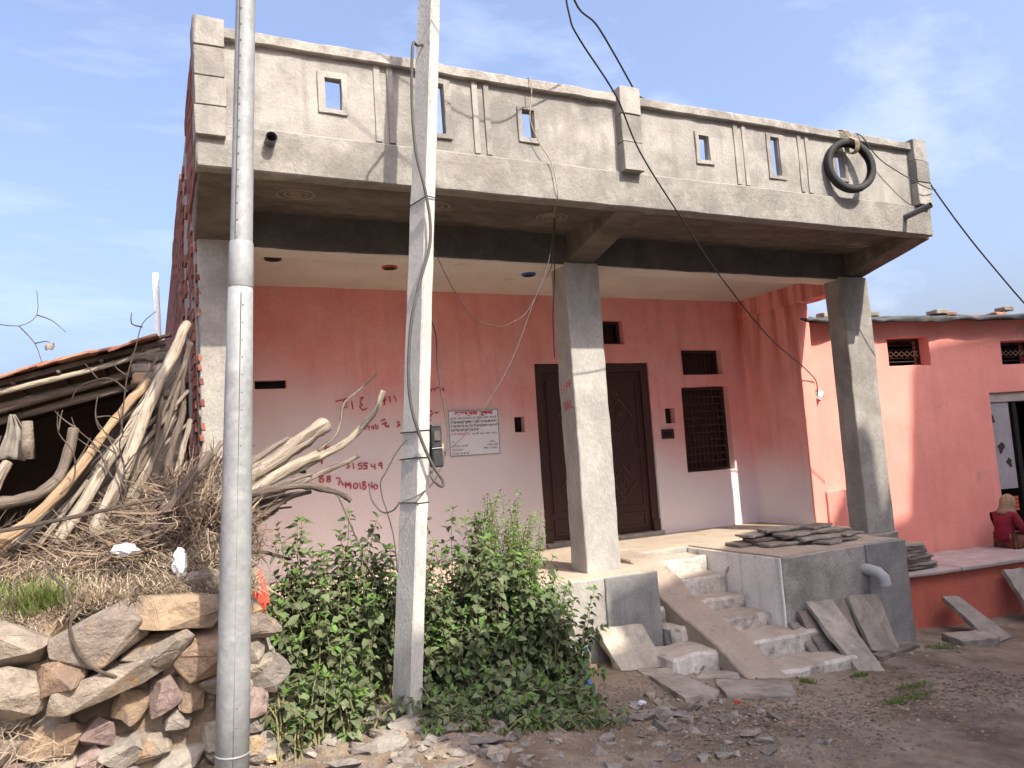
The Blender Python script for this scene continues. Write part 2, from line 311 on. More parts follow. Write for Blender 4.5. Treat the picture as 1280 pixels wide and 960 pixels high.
def make_ground():
    def axis(a, b, st, far): 
        c = list(np.arange(a, b, st)); d = st; lo = [a]; hi = [c[-1]]
        while hi[-1] < far: d *= 1.5; hi.append(hi[-1]+d)
        d = st
        while lo[-1] > -far: d *= 1.5; lo.append(lo[-1]-d)
        return lo[:0:-1] + c + hi[1:]
    xs = axis(-1.5, 10.5, .055, 900); ys = axis(2.2, 6.4, .055, 900)
    nx, ny = len(xs), len(ys)
    mb = MB(); mb.v = [(x, y, gz(x, y)) for y in ys for x in xs]
    mb.f = [(j*nx+i, j*nx+i+1, (j+1)*nx+i+1, (j+1)*nx+i) for j in range(ny-1) for i in range(nx-1)]
    return kind(mb.build('ground', 'dirt', smooth=True), 'structure')
make_ground()

# ------------------------------------------------------------------ the concrete house
H = base('concrete_house', 'flat roofed concrete house with pink walled porch, cement pillars and parapet', 'house', (3.8, 7.9, -1.0))
# plinth and floor
outl = [(.34,5.72),(4.0,5.72),(4.0,6.74),(5.146,6.74),(5.146,5.40),(6.76,5.42),(6.76,5.88),(7.3,5.88),(7.3,7.9),(.34,7.9)]
plinth = MB().prism(outl, -1.4, -.004).build('plinth', 'plinth', H, rough=(.12,.006,6.,38,.012))
fl = [(.36,5.735),(3.985,5.735),(3.985,6.755),(5.16,6.755),(5.16,5.415),(6.745,5.435),(6.745,5.9),(7.28,5.9),(7.28,7.88),(.36,7.88)]
MB().prism(fl, -.03, .006).build('porch_floor', 'floor', H, rough=(.2,.002,5.,38,0))
MB().box(3.46,4.006,5.70,5.73,-.9,-.012).build('cement_patch', 'cement', plinth, rough=(.08,.004))
MB().box(5.132,5.150,5.41,6.73,-1.1,-.012).build('whitewash_coat','whitewash',plinth, rough=(.08,.004,6.,38,.002))
MB().box(6.22,6.775,5.39,5.43,-1.2,-.005).build('cement_patch', 'cement', plinth, rough=(.08,.004))
# stairs
st = MB().box(4.02,5.13,6.40,6.76,-1.2,-.06).build('step','step',H, rough=(.05,.014,7.,38,.022))
for x0,x1,y0,y1,z in ((4.02,5.13,6.13,6.42,-.205),(4.02,5.13,5.88,6.15,-.375),(4.02,5.125,5.57,5.9,-.495),(3.74,5.32,5.19,5.59,-.615),(4.5,5.36,4.82,5.21,-.775)):
    MB().box(x0,x1,y0,y1,-1.3,z).build('step','step',H, rough=(.05,.015,7.,38,.024))
rl = [(6.92,.014),(6.42,-.012),(6.13,-.15),(5.88,-.315),(5.57,-.44),(5.19,-.575),(4.95,-.72),(4.68,-.86)]; mb = MB()
for y,z in rl: mb.v += [(4.17,y,z),(4.52,y,z),(4.52,y,z-.17),(4.17,y,z-.17)]
mb.f = [(i*4+j,(i+1)*4+j,(i+1)*4+(j+1)%4,i*4+(j+1)%4) for i in range(len(rl)-1) for j in range(4)]+[(3,2,1,0),tuple(range(len(mb.v)-4,len(mb.v)))]
mb.build('ramp','ramp',H, rough=(.07,.01,7.,38,.012))
# walls of the rooms
holes = [(4.035,5.63,-.05,2.12),(5.0,5.30,2.35,2.645),(6.15,6.8,1.955,2.28),(6.1,6.86,.72,1.8),(.94,1.24,1.885,1.97),(3.74,3.867,1.335,1.51),(5.828,5.975,1.35,1.542)]
def inh(x, z): return any(a < x < b and c < z < d for a,b,c,d in holes)
xs = [.5, 7.2]+[v for h in holes for v in h[:2]]; zs = [-.05, 3.05]+[v for h in holes for v in h[2:]]
bw = MB().grid(xs, zs, 7.86, 8.1, inh).build('back_wall', 'pink_wall', H, rough=(.16,.005,3.,38,.004))
for a,b,c,d in (holes[4],holes[5],holes[6]): MB().box(a-.02,b+.02,7.96,7.99,c-.02,d+.02).build('niche_back','black',bw)
# side wall of the porch at right, inner left wall
MB().box(7.17,7.36,6.9,7.87,-.02,2.72).build('porch_side_wall','pink_wall',H, rough=(.12,.006))
MB().box(7.163,7.368,6.88,6.91,-.02,2.725).build('wall_end','npink',H, rough=(.12,.004))
MB().box(.5,.63,6.12,7.87,0,2.93).build('porch_side_wall','pink_wall',H, rough=(.14,.005))
# long brick side wall, rear, right hand walls
sw = MB().box(.318,.52,6.0,17.4,-.6,3.28).build('side_wall','mortar',H)
MB().box(7.12,7.34,8.1,17.4,-.6,3.28).build('side_wall','mortar',H)
MB().box(.52,7.12,17.2,17.4,-.6,3.28).build('rear_wall','mortar',H)
spar = MB().box(.318,.43,5.18,17.4,3.28,3.93).build('side_parapet','mortar',H)
mb = MB(); zc = -.1; row = 0
while zc < 3.9:
    y = 5.22 if zc > 3.0 else 6.02; y -= .12*(row%2)*0; y += .06*(row%2)
    while y < 10.5:
        l = U(.2,.235)
        if not (6.35 < y < 7.5 and zc < 3.9 and random.random() < .85): mb.box(.300+U(-.003,.003), .33, y, y+l, zc+U(0,.006), zc+.07+U(-.006,.004))
        y += l+.014
    zc += .083; row += 1
kind(mb.build('brick_courses','side_brick',sw), 'stuff')
mb = MB().box(.306,.32,10.5,17.4,-.2,3.9); mb.build('brick_face','side_brick',sw)
# plastered corner column with toothed bricks
lp = MB().box(.335,.66,5.93,6.16,-.02,3.02).build('pillar','pillar_grey',H, rough=(.06,.005))
lp['label'] = 'plastered corner pillar with toothed brick edge'
bme = MB().box(-.010,.02,-.07,.07,-.028,.028).mesh('brick','side_brick'); roughen(bme,.05,.006,20.,38,.004)
for k in range(31):
    if random.random() < .25: continue
    b = link('brick', bme, lp); b.location = (.332+.006*(k%2)+U(-.005,.005), 6.0+U(-.015,.01), .35+k*.083+U(-.012,.012)); b.scale = (1, U(.8,1.1), U(.8,1.05))
# pillars
MB().box(3.432,3.785,5.94,6.21,-.02,2.79).build('pillar','pillar',H, rough=(.07,.006,5.,38,.008))
MB().box(6.865,7.268,5.90,6.14,-1.2,2.79).build('pillar','pillar_grey',H, rough=(.07,.006,5.,38,.008))
# beams
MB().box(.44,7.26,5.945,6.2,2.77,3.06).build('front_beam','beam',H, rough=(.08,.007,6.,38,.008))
MB().box(.5,7.22,5.96,6.19,2.763,2.79).build('beam_underside','ceiling',H, rough=(.15,.003,6.,38,0))
MB().box(7.14,7.38,6.14,8.0,2.70,2.95).build('side_beam','pink_wall',H, rough=(.1,.006))
MB().box(.5,7.3,6.15,8.0,2.925,3.02).build('ceiling','ceiling',H, rough=(.25,.004))
# cantilever slab (whole roof) and brackets
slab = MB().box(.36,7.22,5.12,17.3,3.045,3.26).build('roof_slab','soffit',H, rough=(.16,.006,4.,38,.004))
def bracket(x0,x1):
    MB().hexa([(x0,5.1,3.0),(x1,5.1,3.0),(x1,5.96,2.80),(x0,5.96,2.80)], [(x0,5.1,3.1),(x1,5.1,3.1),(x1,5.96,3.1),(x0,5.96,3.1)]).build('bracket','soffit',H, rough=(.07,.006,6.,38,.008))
bracket(.315,.575); bracket(3.475,3.755); bracket(7.0,7.262)
# edge band and parapet
band = MB().box(.296,7.205,5.008,5.14,3.005,3.30).build('edge_band','band',H, rough=(.07,.006,4.,38,.01))
wins = [(1.127,1.232,3.506,3.719),(1.874,1.981,3.43,3.80),(2.623,2.717,3.488,3.70),(4.318,4.416,3.494,3.705),(5.135,5.225,3.44,3.79),(5.945,6.035,3.50,3.725)]
frs = [(1.075,1.275,3.468,3.768),(1.822,2.035,3.39,3.846),(2.58,2.758,3.445,3.728),(4.275,4.464,3.455,3.75),(5.082,5.285,3.40,3.825),(5.89,6.082,3.458,3.76)]
inw = lambda x,z: any(a<x<b and c<z<d for a,b,c,d in wins)
par = MB().grid([.30,7.2]+[v for h in wins for v in h[:2]], [3.285,3.90]+[v for h in wins for v in h[2:]], 5.03, 5.085, inw).build('parapet','concrete',H, rough=(.09,.007,4.,38,.005))
for (a,b,c,d),(e,f,g,h) in zip(wins,frs):
    MB().grid([e,a-.004,b+.004,f],[g,c-.004,d+.004,h],5.016,5.045,lambda x,z,a=a,b=b,c=c,d=d: a-.004<x<b+.004 and c-.004<z<d+.004).build('opening_frame','concrete',par, rough=(.04,.004,9.,38,.003))
for c in (1.535,2.28,4.774,5.53):
    for s in (-1,1): MB().box(c+s*.048-.022,c+s*.048+.022,5.017,5.045,3.31,3.872).build('rib','concrete',par, rough=(.06,.002,7.,38,.002))
MB().box(.45,7.05,4.985,5.175,3.868,3.945).build('coping','coping',par, rough=(.05,.006,7.,38,.008))
def post(x0,x1,y0,n,z0,z1):
    p = base_part = None
    hgt = (z1-z0)/n
    for k in range(n):
        o = MB().box(x0+U(-.004,.004),x1+U(-.004,.004),y0+U(-.006,.006),5.2,z0+k*hgt+(.003 if k else 0),z0+(k+1)*hgt-.004).build('post_block','concrete',par, rough=(.05,.004,7.,38,.004))
    MB().box(x0+.012,x1-.012,y0+.012,5.19,z0,z1-.02).build('post_core','band',par)
post(.292,.478,4.965,4,3.20,3.985); post(3.475,3.665,4.94,3,3.29,3.995); post(6.975,7.165,4.95,3,3.30,3.985)
# plaster rings under the canopy and open lamp boxes in the ceiling
for x,y in ((.98,5.47),(2.02,5.47),(3.085,5.5),(6.79,5.56)):
    for r_ in (.105,.065,.028):
        pts = [(x+r_*1.25*math.cos(t),y+r_*math.sin(t),3.044) for t in np.linspace(0,2*math.pi,25)]
        MB().tube(pts,.011,6,False).build('plaster_ring','swirl',slab,True)
for (x,y),mm in zip(((1.0,6.79),(2.08,6.9),(3.56,6.92)),('black','orange','blue')):
    o = MB().prism([(x+.075*math.cos(t),y+.075*math.sin(t)) for t in np.linspace(0,2*math.pi,20,endpoint=False)],2.908,2.95).build('ceiling_lamp_box','orange' if mm=='orange' else ('blue' if mm=='blue' else 'grille'),H)
    MB().prism([(x+.055*math.cos(t),y+.055*math.sin(t)) for t in np.linspace(0,2*math.pi,20,endpoint=False)],2.903,2.93).build('lamp_socket','black',o)
# roof drains
def pipe(pts, r, name, m, par_):
    o = MB().tube(pts, r, 14, False).build(name, m, par_, True)
    d = (Vector(pts[-1])-Vector(pts[-2])).normalized(); e = Vector(pts[-1])
    a = d.orthogonal().normalized(); b = d.cross(a); n = 14
    vs = [e+(a*math.cos(2*math.pi*j/n)+b*math.sin(2*math.pi*j/n))*q + d*(.001 if i < 2 else -.05) for i,q in enumerate((r*1.03,r*.8,r*.8)) for j in range(n)]
    MB().add(vs,[(i*n+j,i*n+(j+1)%n,(i+1)*n+(j+1)%n,(i+1)*n+j) for i in range(2) for j in range(n)]+[tuple(range(2*n,3*n))]).build('pipe_mouth','black' if m!='pvcl' else 'pvcl',o,True)
pipe([(.745,5.1,3.21),(.745,4.93,3.215)],.036,'drain_pipe','pvc',H)
pipe([(6.78,5.1,3.16),(6.80,4.99,3.17),(6.82,4.74,3.205)],.03,'drain_pipe','pvc',H)
pipe([(6.2,5.5,-.23),(6.2,5.36,-.235),(6.21,5.28,-.25),(6.235,5.24,-.3),(6.24,5.235,-.37)],.055,'waste_pipe','pvcl',H)
# door
door = MB().grid([4.04,4.14,5.525,5.625],[-.0,2.015,2.115],7.885,7.99,lambda x,z:4.14<x<5.525 and z<2.015).build('door','door',H, rough=(.2,.002))
MB().box(4.03,5.64,7.80,7.95,-.01,.055).build('threshold','plinth',door, rough=(.1,.004))
for s,x0,x1 in ((0,4.143,4.83),(1,4.836,5.522)):
    leaf = MB().box(x0,x1,7.925,7.965,.06,2.01).build('door_leaf','door',door)
    for z0,z1 in ((.12,.30),(.36,.98),(1.04,1.92)):
        MB().grid([x0+.05,x0+.085,x1-.085,x1-.05],[z0,z0+.03,z1-.03,z1],7.912,7.93,lambda x,z,a=x0+.085,b=x1-.085,c=z0+.03,d=z1-.03:a<x<b and c<z<d).build('moulding','door',leaf)
    cx = (x0+x1)/2
    def flower(x,z,r_):
        mbf = MB()
        for k in range(8):
            t = k*math.pi/4; mbf.tube([(x+r_*math.cos(t),7.922,z+r_*math.sin(t)),(x+r_*math.cos(t),7.912,z+r_*math.sin(t))],r_*.32,6)
        mbf.tube([(x,7.922,z),(x,7.908,z)],r_*.45,8); mbf.build('ornament','stud',leaf)
    for z in (.5,.84,1.18,1.75): flower(cx+.12*(1 if z in (.84,1.18) else -.3),z,.035)
    for zz in (.67,1.48):
        for q in range(4):
            t = q*math.pi/2; a = (cx+.17*math.cos(t),7.916,zz+.2*math.sin(t)); b = (cx+.17*math.cos(t+math.pi/2),7.916,zz+.2*math.sin(t+math.pi/2)); MB().tube([a,b],.007,5).build('carving','stud',leaf)
        flower(cx,zz,.045)
for x in (4.09,5.575): MB().box(x-.05,x+.05,7.86,7.90,.05,.2).build('post_foot','door',door, rough=(.05,.003))
# windows with bars
def window(a,b,c,d,nv,nh,name='window'):
    f = MB().grid([a,a+.035,b-.035,b],[c,c+.035,d-.035,d],7.955,8.02,lambda x,z:a+.035<x<b-.035 and c+.035<z<d-.035).build(name,'grille',H)
    for k in range(nv):
        x = a+.035+(b-a-.07)*(k+1)/(nv+1); MB().tube([(x,7.985,c+.03),(x,7.985,d-.03)],.007,5).build('bar','grille',f)
    for k in range(nh):
        z = c+.035+(d-c-.07)*(k+1)/(nh+1); MB().box(a+.03,b-.03,7.972,7.98,z-.011,z+.011).build('cross_bar','grille',f)
    MB().box(a,b,8.06,8.075,c,d).build('shutter','door',f)
window(*holes[2],7,0); window(*holes[3],9,10); window(*holes[1],3,0)
sb = MB().box(5.74,5.915,7.835,7.87,1.16,1.277).build('switch_board','grille',H)
for k in range(3): MB().box(5.765+k*.045,5.79+k*.045,7.828,7.84,1.19,1.245).build('switch','black',sb)
# red writing on the wall, brushed by hand
def wp(u,v): return (1.262+u*(1.704-.04*v/960)/1129-.049*v/960, 7.846, 2.091-.017*u/1129-v*(1.346+.124*u/1129)/960)
def stroke(mb, pts, f, wd):
    P = [Vector(f(*p)) for p in pts]
    if len(P) > 2:
        Q = []
        for i in range(len(P)-1):
            a,b,c,d = P[max(i-1,0)],P[i],P[i+1],P[min(i+2,len(P)-1)]
            for t in (0,.25,.5,.75): Q.append(.5*((2*b)+(c-a)*t+(2*a-5*b+4*c-d)*t*t+(3*b-a-3*c+d)*t**3))
        P = Q+[P[-1]]
    mb.tube(P, [wd*U(.7,1.15) for _ in P], 5)
mb = MB()
for p in ([(315,240),(360,228),(400,215)],[(365,238),(395,240),(375,265),(372,285),(400,275)],[(425,235),(435,295)],[(480,215),(510,210)],[(505,215),(485,245),(500,265),(482,275),(505,300),(535,285)],
 [(640,235),(660,205),(655,265)],[(640,240),(670,225)],[(690,200),(700,245)],[(725,195),(745,240)],[(950,162),(1060,140)],[(958,190),(975,165),(972,150)],[(1000,150),(1005,172)],[(1025,148),(1030,168)],[(1070,155),(1095,145),(1095,160),(1065,163)],
 [(468,440),(490,437)],[(510,400),(525,440)],[(515,425),(545,415),(545,445)],[(560,415),(580,435),(575,410)],[(590,400),(600,440)],[(605,405),(612,435)],[(630,378),(662,365)],[(640,402),(670,388),(662,412),(690,420)],[(684,410),(688,414)],[(745,385),(765,385),(755,398),(770,410),(745,417)],
 [(975,325),(1000,305),(1010,330),(980,335)],[(1002,340),(988,358),(995,380)],[(1028,322),(1055,318)],
 [(220,570),(255,548),(240,580),(275,560),(300,585),(335,565)],[(345,560),(362,578)],[(270,612),(315,600)],
 [(58,692),(78,675),(70,702),(97,685),(90,708)],[(105,692),(122,682)],[(205,652),(222,643),(226,658),(206,664)],[(226,650),(222,684)],[(330,690),(346,688)],[(390,665),(408,668),(397,687),(413,700),(390,713)],[(435,670),(440,716)],[(500,675),(475,678),(473,692),(495,695),(495,712),(470,716)],[(540,675),(512,678),(512,692),(533,696),(530,712),(506,715)],[(562,680),(565,700),(592,700)],[(588,680),(590,722)],[(637,690),(620,694),(618,680),(637,676),(637,716)],
 [(235,765),(213,762),(210,777),(236,790),(228,808),(208,803),(214,787),(235,765)],[(282,768),(262,765),(258,780),(280,792),(275,806),(256,800),(282,768)],[(318,782),(345,782),(335,832)],[(355,800),(365,826),(395,826)],[(385,805),(386,848)],[(420,815),(403,818),(404,833),(421,826),(415,858)],[(452,815),(438,830),(446,853),(464,846),(466,824),(452,815)],[(482,812),(487,856)],[(524,808),(507,806),(503,822),(526,838),(518,856),(500,850),(524,808)],[(545,818),(550,840),(577,836)],[(566,806),(570,852)],[(595,822),(582,838),(590,856),(604,850),(606,830),(595,822)]):
    stroke(mb, p, wp, .0072)
kind(mb.build('painted_writing','redpaint',bw),'stuff')
mb = MB(); pf = lambda u,v: (3.4285, 6.17-u*.2, 1.70-v*.16)
for p in ([(.02,.1),(.02,.6)],[(.02,.1),(.2,.05)],[(.02,.35),(.16,.3)],[(.02,.6),(.2,.55)],[(.32,.05),(.33,.5)],[(.48,0),(.5,.45)],[(.48,0),(.66,0),(.64,.2),(.5,.25)],[(.8,-.08),(.8,.35)],[(.8,-.08),(.98,-.1)],[(.8,.12),(.95,.08)],
 [(.15,1.1),(.25,1.3),(.38,1.05)],[(.25,1.3),(.26,1.6)],[(.42,1.55),(.52,1.05),(.64,1.5)],[(.46,1.35),(.6,1.32)],[(.76,1.0),(.78,1.42),(.98,1.38)]): stroke(mb,p,pf,.004)
kind(mb.build('painted_writing','redpaint',[o for o in H.children if o.name=='pillar.001'][0]),'stuff')
# notice on the wall
NB = base('notice_poster','white printed paper notice with red heading pasted on pink wall','poster',(3.232,7.85,1.1))
MB().box(2.934,3.531,7.843,7.847,1.105,1.605).build('sheet','paper',NB)
MB().grid([2.937,2.942,3.523,3.528],[1.108,1.113,1.597,1.602],7.8405,7.8432,lambda x,z:2.942<x<3.523 and 1.113<z<1.597).build('border','ink',NB)
def text(s, x, z, size, m, parent, width=None, y=7.841, align='LEFT', bold=0):
    cu = bpy.data.curves.new('t','FONT'); cu.body = s; cu.size = size; cu.align_x = align; cu.offset = bold; cu.resolution_u = 2
    o = bpy.data.objects.new('t',cu); C.objects.link(o); dg = bpy.context.evaluated_depsgraph_get(); dg.update()
    me = bpy.data.meshes.new_from_object(o.evaluated_get(dg)); bpy.data.objects.remove(o)
    if not len(me.vertices): return
    xs_ = [v.co.x for v in me.vertices]; w_ = max(xs_)-min(xs_); k = (width/w_) if width else 1
    me.materials.clear(); me.materials.append(M[m])
    for v in me.vertices: v.co = Vector((x+(v.co.x-(min(xs_) if align=='LEFT' else 0))*k, y, z+v.co.y))
    link('lettering', me, parent)
text('आवश्यक सूचना',3.235,1.553,.055,'redink',NB,.46,align='CENTER',bold=.0025)
for i,(s,wd) in enumerate((('सूचना, सर्व साधारण को सूचित किया जाता है',.55),('कि यह संपत्ति "यूनियन का ऋण" बकाया होने से बैंक',.555),('के पास बंधक है, अतः कोई भी व्यक्ति इसका क्रय न करे',.56),('यदि कोई व्यक्ति करता है तो',.33))):
    text(s,2.955,1.505-i*.043,.033,'ink',NB,wd,bold=.0008 if i else 0)
text('अपनी जवाबदारी पर',2.955,1.333,.033,'redink',NB,.22)
for s,x,z,wd in (('ऋणी का नाम पता',3.2,1.333,.3),('श्री',2.96,1.25,.03),('दिनांक राशि',2.96,1.205,.2),('शाखा',2.96,1.165,.13),('पता',2.96,1.125,.2),('आदेश',3.41,1.24,.06),('प्राधिकृत अधिकारी',3.37,1.205,.14),('बैंक शाखा',3.33,1.17,.17)): text(s,x,z,.026,'ink',NB,wd)
# ------------------------------------------------------------------ pink neighbour house (own axes, wall face on local y = 0)
NR = R(-8.5); NL = Vector((7.2,7.08,0))
N_ = thing('pink_house','low salmon pink house with raised sitting ledge and tarpaulin roof edge','house',NL,NR)
nh = [(1.5,2.17,1.91,2.28),(3.4,4.05,1.88,2.2),(3.1,4.1,-.55,1.5)]
nin = lambda x,z: any(a<x<b and c<z<d for a,b,c,d in nh)
nw = MB().grid([.1,8.0]+[v for h in nh for v in h[:2]],[-1.3,2.5]+[v for h in nh for v in h[2:]],0,.28,nin).build('front_wall','npink',N_, rough=(.14,.008,3.,38,.006))
MB().box(.0,.1,.0,.25,-.1,2.47).build('wall_return','npink',N_, rough=(.12,.006))
MB().box(7.7,8.0,.28,4,-1.3,2.5).build('end_wall','npink',N_); MB().box(.1,.3,.28,4,-1.3,2.5).build('end_wall','npink',N_); MB().box(.1,8,4,4.2,-1.3,2.9).build('rear_wall','npink',N_)
MB().hexa([(.0,-.12,2.5),(8.1,-.12,2.5),(8.1,4.2,2.95),(0,4.2,2.95)],[(.0,-.12,2.54),(8.1,-.12,2.54),(8.1,4.2,2.99),(0,4.2,2.99)]).build('roof','tile',N_)
MB().prism([(.1,-.98),(3.0,-.98),(3.02,-1.0),(8,-1.0),(8,.02),(.1,.02)],-1.5,-.545).build('ledge','nred',N_, rough=(.12,.008,3.,38,.01))
for k,(x0,x1) in enumerate(((.12,1.2),(1.21,2.1),(2.11,3.05),(3.06,4.1),(4.11,5.2))):
    MB().box(x0,x1,-1.03+U(-.02,.02),-.02,-.548,-.50+U(-.006,.006)).build('ledge_stone','nstone',N_, rough=(.12,.008,6.,38,.012))
MB().box(.185,.62,-.2,.2,-.5,.4).build('corner_block','npink',N_, rough=(.1,.006))
# tarpaulin edge hanging over the wall top
xs_ = list(np.linspace(.05,8,160)); mb = MB(); n_ = 7
for i,x in enumerate(xs_):
    sag = .04*noise.noise(Vector((x*1.3,3,0)))+.05*noise.noise(Vector((x*3.3,1,0)))+.025*noise.noise(Vector((x*9,1,0)))
    for j in range(n_):
        t = j/(n_-1); mb.v.append((x, -.2+.55*max(0,t-.35)+.03*noise.noise(Vector((x*3,t*3,0))), 2.46+sag*.7*(1-t)+.1*min(1,t*1.7)+.02*noise.noise(Vector((x*5,t*4,3)))))
mb.f = [(i*n_+j,(i+1)*n_+j,(i+1)*n_+j+1,i*n_+j+1) for i in range(len(xs_)-1) for j in range(n_-1)]
tp = mb.build('tarpaulin','tarp',N_,True); tp.modifiers.new('thickness','SOLIDIFY').thickness = .012
for i,(x,z,m,l) in enumerate(((.55,2.55,'slate',.16),(2.35,2.57,'slate',.2),(2.5,2.545,'tile',.16),(3.35,2.54,'tile',.17),(3.5,2.6,'slate',.17),(1.25,2.55,'slate',.14))):
    o = MB().box(x-l/2,x+l/2,-.12,.06,z-.0,z+.05 if m=='tile' else z+.065).build('roof_weight','tile' if m=='tile' else 'slate',N_, rough=(.05,.012,12.,38,.01))
# vents with iron lattice
for a,b,c,d in nh[:2]:
    f = MB().grid([a,a+.02,b-.02,b],[c,c+.02,d-.02,d],.16,.2,lambda x,z:a+.02<x<b-.02 and c+.02<z<d-.02).build('vent','grille',N_)
    k = 7; zz = [c+.14,c+.21]
    for s in (0,1):
        MB().tube([(a+.02+(b-a-.04)*i/k,.17,zz[(i+s)%2]) for i in range(k+1)],.007,5).build('lattice','rope',f)
    for z in (c+.07,c+.12,c+.235,c+.29): MB().tube([(a,.18,z),(b,.18,z)],.007,5).build('bar','grille',f)
# doorway: plastered lintel, dark room, curtain with pictures
MB().box(3.1,4.1,.03,.26,1.37,1.5).build('lintel','nstone',N_, rough=(.1,.004))
MB().box(3.1,4.1,.02,.3,-.56,-.505).build('door_sill','nstone',N_)
cu = MB().box(3.105,3.46,.05,.062,.2,1.37).build('curtain','photo',N_); cu['label'] = 'pale curtain printed with dark figures'
for x,z,r_ in ((3.15,1.15,.05),(3.24,.75,.07),(3.36,.55,.055)):
    MB().add([(x+r_*.8*math.cos(t)*(1+.35*math.sin(3*t+z*9)),.046,z+r_*math.sin(t)*(1+.3*math.sin(2*t+x*31))) for t in np.linspace(0,6.28,28,endpoint=False)],[tuple(range(28))]).build('printed_figure','grille',cu)
for k in range(4): MB().box(3.11,3.46,.07,.1,-.1+k*.05,-.06+k*.05).build('shelf_board','orange',N_)
dl = MB().box(3.53,3.6,.05,.75,-.5,1.37).build('door_leaf','black',N_)
MB().box(.1,7.7,2.2,2.25,-1.,2.5).build('inner_wall','black',N_)
MB().prism([(.3,.28),(7.7,.28),(7.7,4),(.3,4)],-.6,-.52).build('inner_floor','shedwall',N_)
# junction box on the wall
jb = thing('junction_box','small grey electric junction box tilted on sunlit pink wall','junction box',(7.2+.33*math.cos(NR),7.08+.33*math.sin(NR)-.01,1.575),NR)
jm = MB().box(-.05,.05,-.06,0,-.065,.065).build('casing','pvcl',jb, rough=(.05,.002,6.,38,.008)); jm.rotation_euler = (0,R(28),0)
o = MB().box(-.035,.03,-.066,-.055,-.02,.05).build('cover','white',jm); o = MB().box(.03,.055,-.055,-.02,-.01,.02).build('terminal','black',jm)

# ------------------------------------------------------------------ house across the lane, behind the camera: it shades the lane and the stairs
OP = base('opposite_house','tall plastered house across the lane that shades the stairs','house',(10,-4.5,-1))
def cast(x,y,z): t = (y+2.2)/-SUN.y; return (x+SUN.x*t, z+SUN.z*t)
prof = [(3.1,-1.3),(3.1,cast(1.3,4.6,-.1)[1]),cast(1.3,4.6,-.1),cast(3.47,5.72,-.75),cast(3.47,5.72,-.17),cast(4.02,5.72,-.02),cast(6.98,5.9,1.2),cast(7.08,5.9,.95),cast(7.11,5.9,.22),cast(7.65,6.9,.42),cast(8.43,6.9,-.1),cast(8.75,6.85,-.02),cast(9.03,6.81,1.88),cast(9.4,6.75,2.18),cast(11.13,6.5,2.4),(24,0),(24,-1.3)]
prof[-2] = (24,prof[-3][1]+.3)
n_ = len(prof)
ow = MB().add([(x,-2.2,z) for x,z in prof]+[(x+.28*3.8,-6.,z if i not in () else z) for i,(x,z) in enumerate(prof)],[tuple(range(n_)),tuple(range(n_,2*n_))[::-1]]+[(i,n_+i,n_+(i+1)%n_,(i+1)%n_) for i in range(n_)]).build('wall','opposite',OP)
for x in (4.4,7.6,10,12.6,15.4):
    for z in (0.2,3.6):
        wn = MB().box(x-.45,x+.45,-2.2,-2.12,z,z+1.3).build('window','grille',OP); MB().box(x-.55,x+.55,-2.2,-2.05,z-.1,z-.02).build('sill','opposite',wn)

# ------------------------------------------------------------------ shed at left
SH = base('tiled_shed','dark open shed with sagging clay tile roof beside brick wall','shed',(-1.5,8.7,.4))
sl = .28
def rz(x): return 2.29+sl*(x-.1)
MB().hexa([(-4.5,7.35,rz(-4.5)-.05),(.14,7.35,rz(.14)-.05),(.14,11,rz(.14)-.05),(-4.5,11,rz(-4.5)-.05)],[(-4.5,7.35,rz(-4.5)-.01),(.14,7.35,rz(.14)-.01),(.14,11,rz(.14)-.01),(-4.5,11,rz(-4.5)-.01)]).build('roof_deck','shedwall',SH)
tm = MB().box(-.13,.13,-.1,.1,-.011,.011).mesh('tile','tile'); roughen(tm,.06,.008,14.,38,.004)
for r_ in range(4):
    x = -2.2
    while x < .1:
        o = link('tile', tm, SH); o.location = (x, 7.36+r_*.17+U(-.03,.03), rz(x)+.02+U(-.004,.012)+.012*(r_%2)); o.rotation_euler = (U(-.1,.1),-math.atan(sl)+U(-.12,.06),U(-.12,.12)); o.scale = (U(.85,1.2),U(.8,1.1),1)
        x += U(.13,.2)
for z,r_,y in ((-.1,.028,7.36),(-.2,.045,7.5),(-.3,.035,7.62),(-.16,.03,7.9)):
    MB().tube([(-3+.62*k,y+U(-.02,.02),rz(-3+.62*k)+z+U(-.02,.02)) for k in range(6)],[r_*U(.85,1.15) for _ in range(6)],7).build('rafter','wood' if z>-.15 else 'bark',SH,True)
for k in range(9): MB().tube([(-2.6+k*.32,7.33,rz(-2.6+k*.32)-.06),(-2.6+k*.32+U(-.1,.1),9.5,rz(-2.6+k*.32)-.06)],.018,6).build('batten','bark',SH,True)
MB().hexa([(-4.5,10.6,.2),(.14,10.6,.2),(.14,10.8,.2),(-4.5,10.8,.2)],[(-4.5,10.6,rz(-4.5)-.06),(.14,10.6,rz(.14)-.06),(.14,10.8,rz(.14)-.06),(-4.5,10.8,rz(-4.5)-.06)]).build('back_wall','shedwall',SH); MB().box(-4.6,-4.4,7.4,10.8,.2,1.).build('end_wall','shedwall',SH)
ps = MB().box(-.1,.27,7.36,7.75,.3,2.24).build('stone_pier','mud',SH, rough=(.08,.02,7.,38,.01))
for k in range(7):
    o = MB().box(-.13,.2+U(-.05,.05),7.31+U(-.01,.02),7.6,1.45+k*.11,1.53+k*.11+U(-.02,.02)).build('pier_stone','stone_grey',ps, rough=(.06,.015,9.,38,.015))
MB().box(-.12,.1,7.27,7.5,1.90,2.0).build('pier_stone','orange' if 0 else 'wood_gold',ps, rough=(.06,.012,9.,38,.015))
for x in (-2.2,): MB().tube([(x,7.5,.4),(x+.02,7.5,rz(x)-.2)],.05,8).build('shed_post','bark',SH,True)
